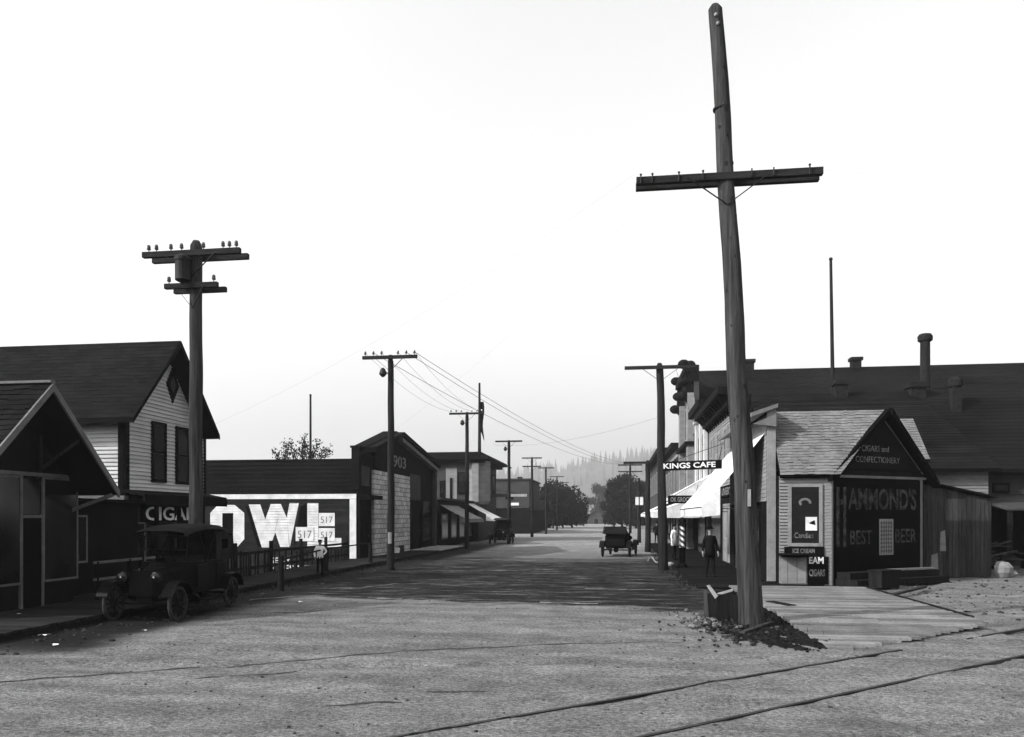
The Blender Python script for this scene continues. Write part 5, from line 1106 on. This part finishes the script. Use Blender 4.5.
# ------------------------------------------------------------------ people
def person(loc, h, yaw, label, pose, mats, hat='fedora'):
    t = thing('person', label, 'person', loc); k = h/1.75
    J = {}; E = []; RAD = {}
    def j(n, p, r, par=None):
        J[n] = len(J), Vector(p)*k; RAD[n] = r*k
        if par: E.append((J[par][0], J[n][0]))
    j('pelvis', (0, 0, .93), .15); j('waist', (0, .0, 1.10), .135, 'pelvis'); j('chest', (0, 0, 1.30), .16, 'waist'); j('neck0', (0, 0, 1.47), .085, 'chest'); j('neck', (0, -.01, 1.53), .055, 'neck0')
    j('jaw', (0, -.02, 1.60), .075, 'neck'); j('head', (0, -.015, 1.67), .092, 'jaw'); j('crown', (0, 0, 1.74), .06, 'head')
    for s, n in ((-1, 'l'), (1, 'r')):
        P = pose[n]; j('sh'+n, (s*.17, 0, 1.42), .07, 'neck0' if False else 'chest'); j('el'+n, P[0], .05, 'sh'+n); j('wr'+n, P[1], .032, 'el'+n)
        w = Vector(P[1]); e = Vector(P[0]); d = (w-e).normalized(); sd = Vector((0, 1, 0)) if abs(d.z) > .5 else Vector((0, 0, 1)); pal = w+d*.08
        j('pa'+n, pal, .034, 'wr'+n)
        for f_, (o_, ln) in enumerate(((-.03, .075), (-.01, .088), (.01, .083), (.03, .065))):
            b0 = pal+d*.02+sd*o_; j('f%d%s' % (f_, n), b0, .011, 'pa'+n); j('g%d%s' % (f_, n), b0+d*ln*.5+Vector((-s*.006, 0, 0)), .0095, 'f%d%s' % (f_, n)); j('h%d%s' % (f_, n), b0+d*ln+Vector((-s*.022, 0, 0)), .008, 'g%d%s' % (f_, n))
        j('th'+n, w+d*.045-sd*.045, .012, 'wr'+n); j('ti'+n, w+d*.095-sd*.06, .010, 'th'+n)
        Q = pose['leg'+n]; j('hi'+n, (s*.09, 0, .90), .10, 'pelvis'); j('kn'+n, Q[0], .065, 'hi'+n); j('an'+n, Q[1], .042, 'kn'+n); a = Vector(Q[1]); j('to'+n, a+Vector((s*.02, -.17, -.05)), .038, 'an'+n)
    vs = [None]*len(J); rr = [None]*len(J)
    for n, (i, p) in J.items(): vs[i] = p; rr[i] = RAD[n]
    me = bpy.data.meshes.new('tmp'); me.from_pydata([tuple(v) for v in vs], E, []); o = bpy.data.objects.new('tmp', me); COL.objects.link(o)
    sk = o.modifiers.new('s', 'SKIN'); 
    if not me.skin_vertices: bpy.context.view_layer.objects.active = o
    for i, r in enumerate(rr): me.skin_vertices[0].data[i].radius = (r, r)
    me.skin_vertices[0].data[0].use_root = True
    su = o.modifiers.new('u', 'SUBSURF'); su.levels = 1; su.render_levels = 1
    bpy.context.view_layer.update(); m2 = bpy.data.meshes.new_from_object(o.evaluated_get(bpy.context.evaluated_depsgraph_get())); bpy.data.objects.remove(o)
    m2.name = 'body'; m2.materials.clear()
    for m_ in mats: m2.materials.append(m_)
    for p in m2.polygons:
        c = p.center/k; p.use_smooth = True
        p.material_index = 0 if (c.z > 1.50 or (abs(c.x) > .17 and (Vector((c.x, c.y, c.z))-Vector(pose['l' if c.x < 0 else 'r'][1])).length < .2 and (Vector((c.x, c.y, c.z))-Vector(pose['l' if c.x < 0 else 'r'][0])).length > .24)) else (1 if c.z > .95 else 2)
    # face, added to the same mesh
    fb = MB(); fb.v = [v.co.copy() for v in m2.vertices]; fb.f = [tuple(p.vertices) for p in m2.polygons]; mi = [p.material_index for p in m2.polygons]
    n0 = len(fb.f); fb.ball((0, -.105*k, 1.655*k), .018*k, 6, (.8, 1, 1.4)); 
    for s in (-1, 1): fb.ball((s*.085*k, 0, 1.665*k), .025*k, 6, (.4, .8, 1.2))
    n1 = len(fb.f)
    for s in (-1, 1): fb.ball((s*.032*k, -.092*k, 1.685*k), .011*k, 6)
    fb.ball((0, -.088*k, 1.61*k), .02*k, 6, (1.2, .5, .3)); n2 = len(fb.f)
    mb2 = bpy.data.meshes.new('body'); mb2.from_pydata([tuple(v) for v in fb.v], [], fb.f)
    for m_ in mats: mb2.materials.append(m_)
    for i, p in enumerate(mb2.polygons): p.use_smooth = True; p.material_index = mi[i] if i < n0 else (0 if i < n1 else 3)
    bo = bpy.data.objects.new('body', mb2); COL.objects.link(bo); bo.parent = t
    OFF[t.name] = Vector((0, 0, 0))
    if hat == 'fedora': q = MB(); q.lathe((0, 0, 1.72*k), [(.17*k, 0), (.18*k, .012*k), (.10*k, .02*k), (.095*k, .09*k), (.06*k, .11*k)], 16); q.build('hat', m_hat, t)
    elif hat == 'cap': q = MB(); q.lathe((0, 0, 1.71*k), [(.098*k, 0), (.105*k, .04*k), (.08*k, .075*k), (.02*k, .08*k)], 14); q.prism([(-.07*k, -.09*k, 1.715*k), (.07*k, -.09*k, 1.715*k), (.05*k, -.16*k, 1.70*k), (-.05*k, -.16*k, 1.70*k)], (0, 0, .01*k)); q.build('cap', m_hat, t)
    else: q = MB(); q.ball((0, .015*k, 1.70*k), .103*k, 12, (1, 1, .85)); q.build('hair', m_hat, t)
    if pose.get('coat'):
        q = MB(); q.lathe((0, 0, .72*k), [(.19*k, 0), (.175*k, .25*k), (.16*k, .38*k), (.185*k, .6*k), (.17*k, .72*k), (.08*k, .78*k)], 16); 
        for i in range(len(q.v)): q.v[i].y *= .75
        q.build('coat', mats[1], t, smooth=True)
    t.rotation_euler = (0, 0, yaw); return t
stand = {'l': ((-.24, .03, 1.15), (-.26, -.04, .91)), 'r': ((.24, .03, 1.15), (.27, -.02, .91)), 'legl': ((-.1, -.02, .5), (-.12, .02, .09)), 'legr': ((.1, -.03, .5), (.13, .0, .09)), 'coat': True}
pm = gp(710, 577, .08)
person((pm[0], pm[1], .07), 1.66, R(5), 'man in dark suit and hat standing on the right walk, facing the viewer', stand, (m_skin, m_suit, m_suit, m_hat))
boy = {'l': ((-.26, -.02, 1.18), (-.22, -.12, .98)), 'r': ((.30, .02, 1.22), (.16, -.14, 1.05)), 'legl': ((-.1, -.04, .5), (-.12, .02, .09)), 'legr': ((.1, -.02, .5), (.11, .05, .09))}
xb, yb2 = gp(320, 577)
person((xb, yb2, .0), 1.28, R(15), 'boy in white shirt and dark cap standing by the fence below the OWL letters', boy, (m_skin, m_shirt, m_suit, m_hat), 'cap')
person((atY(674, 36.5), 36.5, .07), 1.66, R(60), 'man in a white coat standing just left of the barber pole', stand, (m_skin, m_shirt, m_suit, m_hat), 'hair')
person((3.2, 60, .0), 1.66, R(20), 'distant man in dark clothes under the far white awning', stand, (m_skin, m_suit, m_suit, m_hat), 'fedora')

# ------------------------------------------------------------------ trees
def tree(x, y, z0, hgt, cw, n, leaf, label, m=None, group=None, flat=.9, lowest=.15):
    t = thing('tree', label, 'tree', (x, y, z0), group); tr_ = MB(); lv = MB(); base = Vector((x, y, z0))
    tr_.tube(base-Vector((0, 0, .3)), base+Vector((0, 0, hgt*.45)), hgt*.028, hgt*.018, 10)
    clumps = []
    for i in range(30):
        a = random.random()*6.28; f = random.random(); zz = hgt*(lowest+(.95-lowest)*f); rad = cw*.5*math.sqrt(max(.05, 1-((f-.42)/.62)**2))*random.uniform(.45, .95)
        c = base+Vector((rad*math.cos(a), rad*math.sin(a)*flat, zz)); clumps.append((c, random.uniform(.18, .3)*cw))
        tr_.tube(base+Vector((0, 0, hgt*random.uniform(.15, .42))), c, hgt*.010, hgt*.003, 6)
    tr_.build('trunk', m_bark, t)
    for i in range(n):
        c, r = random.choice(clumps); d = Vector((random.gauss(0, 1), random.gauss(0, 1), random.gauss(0, .85))).normalized()*r*random.random()**.4
        p = c+d
        if p.z < z0+hgt*.06: continue
        s = leaf*random.uniform(.5, 1.4); u = Vector((random.gauss(0, 1), random.gauss(0, 1), random.gauss(0, 1))).normalized(); v = u.orthogonal().normalized()
        lv.poly([p-u*s, p+v*s*.5, p+u*s, p-v*s*.5])
    lv.build('crown', m or m_leaffar, t); return t
G = 'street trees at the far end'
tree(atY(553, 140), 140, 0, 7.9, 6.8, 9000, .26, 'dense round dark tree left of the street, nearer left one of the far clump', None, G)
tree(atY(572, 150), 150, 0, 7.6, 6.0, 9000, .26, 'dense dark tree beside the street end, right one of the left clump', None, G)
tree(atY(581, 185), 185, 0, 5.0, 3.4, 2500, .2, 'low dark tree just left of the end house', None, G)
tree(atY(622, 150), 150, 0, 9.8, 7.0, 11000, .26, 'tall dark tree on the right of the street end, behind the parked car', None, G)
tree(atY(614, 165), 165, 0, 8.2, 4.6, 6000, .26, 'dark tree just right of the end house', None, G)
tree(atY(636, 140), 140, 0, 8.6, 5.8, 8000, .26, 'dark tree partly behind the right-hand poles', None, G)
tree(atY(600, 330), 330, 0, 17, 9, 3000, .45, 'pale hazy tree rising over the end of the street', m_leaffar)
tree(atY(652, 122), 122, 0, 6.5, 6, 2500, .24, 'dark bushy tree behind the last right-hand shop', None, G)
# sprigs over the sign building
st_ = thing('tree', 'sparse upright sprigs of a small tree showing over the OWL building roof', 'tree', (-19, 44, -.4)); tk = MB(); lf = MB()
tk.tube((-19, 44, -.6), (-19, 44, 4.0), .12, .07, 8)
for px, py in ((272, 452), (279, 453), (287, 446), (291, 443), (299, 448), (301, 435), (306, 447), (313, 452), (318, 443), (321, 449), (329, 450), (295, 452), (309, 454)):
    X = atY(px, 44); zt = zof(py, X, 44); y = 44+random.uniform(-.6, .6); tk.tube((-19, 44, 3.4), (X, y, zt), .035, .012, 5)
    for i in range(90):
        f = random.random()**.7; p = Vector((-19, 44, 3.4)).lerp(Vector((X, y, zt+.1)), .72+.28*f)+Vector((random.gauss(0, .12), random.gauss(0, .12), random.gauss(0, .12)))
        s = random.uniform(.04, .1); u = Vector((random.gauss(0, 1), random.gauss(0, 1), random.gauss(0, 1))).normalized(); v = u.orthogonal().normalized(); lf.poly([p-u*s, p+v*s*.6, p+u*s, p-v*s*.6])
tk.build('trunk', m_bark, st_); lf.build('crown', m_leaf, st_)
X = atY(310.5, 50); mm = thing('mast', 'thin bare mast standing behind the OWL building', 'mast', (X, 50, -.4)); q = MB(); q.tube((X, 50, -.6), (X, 50, zof(396, X, 50)), .12, .07, 8); q.build('pole', m_poledark, mm); q = MB(); q.ball((X, 50, zof(396, X, 50)+.05), .09, 8); q.build('finial', m_iron, mm)
# ------------------------------------------------------------------ weeds in gutter (stuff)
q = MB()
for i in range(2100):
    if i > 1500: x, y = cx+random.gauss(.1, .55), cy+random.gauss(.2, .7)
    elif random.random() < .5: x, y = random.gauss(-10.0, .12), random.uniform(17, 48)
    else: x, y = random.gauss(2.25, .18), random.uniform(22, 50)
    z = gz(x, y); h = random.uniform(.04, .16); a = random.random()*6.28; q.poly([(x, y, z), (x+.02, y+.01, z), (x+.04*math.cos(a), y+.04*math.sin(a), z+h)])
setp(q.build('weeds', m_leaf, None, (-10, 20, 0)), 'short dry weeds along the edges of the plank walks', 'weeds', None, 'stuff')

# ------------------------------------------------------------------ hills and firs
mb = MB(); nxh, nyh = 90, 12; hv = []
def hillz(x, y):
    f = ss(1100, 2300, y); r = 150+60*noise.noise(Vector((x*.0011, 2.3, 0)))+22*noise.noise(Vector((x*.005, 1.3, 0)))
    r *= .62+.38*math.exp(-((x-350)/700)**2)*1.3
    return r*f - .5
for j in range(nyh+1):
    y = 1000+1700*j/nyh
    for i in range(nxh+1): x = -2600+5200*i/nxh; hv.append(Vector((x, y, hillz(x, y)-(0 if j else 5))))
mb.v = hv; mb.f = [(j*(nxh+1)+i, j*(nxh+1)+i+1, (j+1)*(nxh+1)+i+1, (j+1)*(nxh+1)+i) for j in range(nyh) for i in range(nxh)]
o = mb.build('hills', m_hill, None, (0, 1000, 0), smooth=True); o['kind'] = 'structure'
q = MB()
for i in range(5200):
    x = random.uniform(-1800, 1500); y = random.choice((random.uniform(2150, 2600), random.uniform(1300, 2500))); z = hillz(x, y); h = 9+38*random.random()**2; r = h*random.uniform(.13, .2)
    q.tube((x, y, z-2), (x, y, z+h), r, .3, 5, False)
setp(q.build('fir_forest', m_fir, None, (0, 2000, 0)), 'faint misty fir forest along the distant hill crest', 'forest', None, 'stuff')

# ------------------------------------------------------------------ air
q = MB(); q.box(-3600, -400, -6, 3600, 4300, 320); hz = q.build('haze', m_hill, None, (0, 0, 0)); hz['kind'] = 'stuff'; hz['label'] = 'pale haze in the air down the street and over the hills'; hz['category'] = 'haze'
hm = bpy.data.materials.new('haze air'); hm.use_nodes = True; nt = hm.node_tree; nt.nodes.remove(nt.nodes['Principled BSDF'])
pv = nt.nodes.new('ShaderNodeVolumePrincipled'); pv.inputs['Density'].default_value = .00042; pv.inputs['Color'].default_value = (.95, .95, .95, 1); pv.inputs['Anisotropy'].default_value = .6
nt.links.new(pv.outputs[0], nt.nodes['Material Output'].inputs['Volume']); hz.data.materials.clear(); hz.data.materials.append(hm)

# ------------------------------------------------------------------ light
sunv = Vector((-.85, -.53, .66)).normalized()
el = math.asin(sunv.z); az = math.atan2(sunv.x, sunv.y)
L = bpy.data.lights.new('sun', 'SUN'); L.energy = 3.6; L.angle = R(.55); L.color = (1, 1, 1)
so = bpy.data.objects.new('sun', L); COL.objects.link(so); so.rotation_euler = sunv.to_track_quat('Z', 'Y').to_euler()
w = bpy.data.worlds.new('World'); scene.world = w; w.use_nodes = True; nt = w.node_tree; bg = nt.nodes['Background']
sk = nt.nodes.new('ShaderNodeTexSky'); sk.sky_type = 'NISHITA'; sk.sun_disc = False; sk.sun_elevation = el; sk.sun_rotation = az % (2*math.pi)
sk.air_density = 1.6; sk.dust_density = 4.0; sk.ozone_density = 1.0
sc_ = nt.nodes.new('ShaderNodeSeparateColor'); nt.links.new(sk.outputs[0], sc_.inputs[0])
cc = nt.nodes.new('ShaderNodeCombineColor')
for i in range(3): nt.links.new(sc_.outputs['Blue'], cc.inputs[i])     # blue-sensitive plate
nt.links.new(cc.outputs[0], bg.inputs[0]); bg.inputs[1].default_value = .15
# ------------------------------------------------------------------ camera
cam = bpy.data.cameras.new('camera'); co_ = bpy.data.objects.new('camera', cam); COL.objects.link(co_); scene.camera = co_
co_.location = (0, 0, H); co_.rotation_euler = (R(90), 0, TH); cam.lens = 36*F/1024; cam.sensor_width = 36; cam.shift_y = (HX-368.5)/1024; cam.clip_end = 9000; cam.clip_start = .1
vs_ = scene.view_settings; vs_.view_transform = 'Standard'; vs_.look = 'None'; vs_.gamma = 1; vs_.exposure = 1.05; vs_.use_curve_mapping = False
scene.render.engine = 'CYCLES'; scene.cycles.max_bounces = 6; scene.cycles.volume_bounces = 1
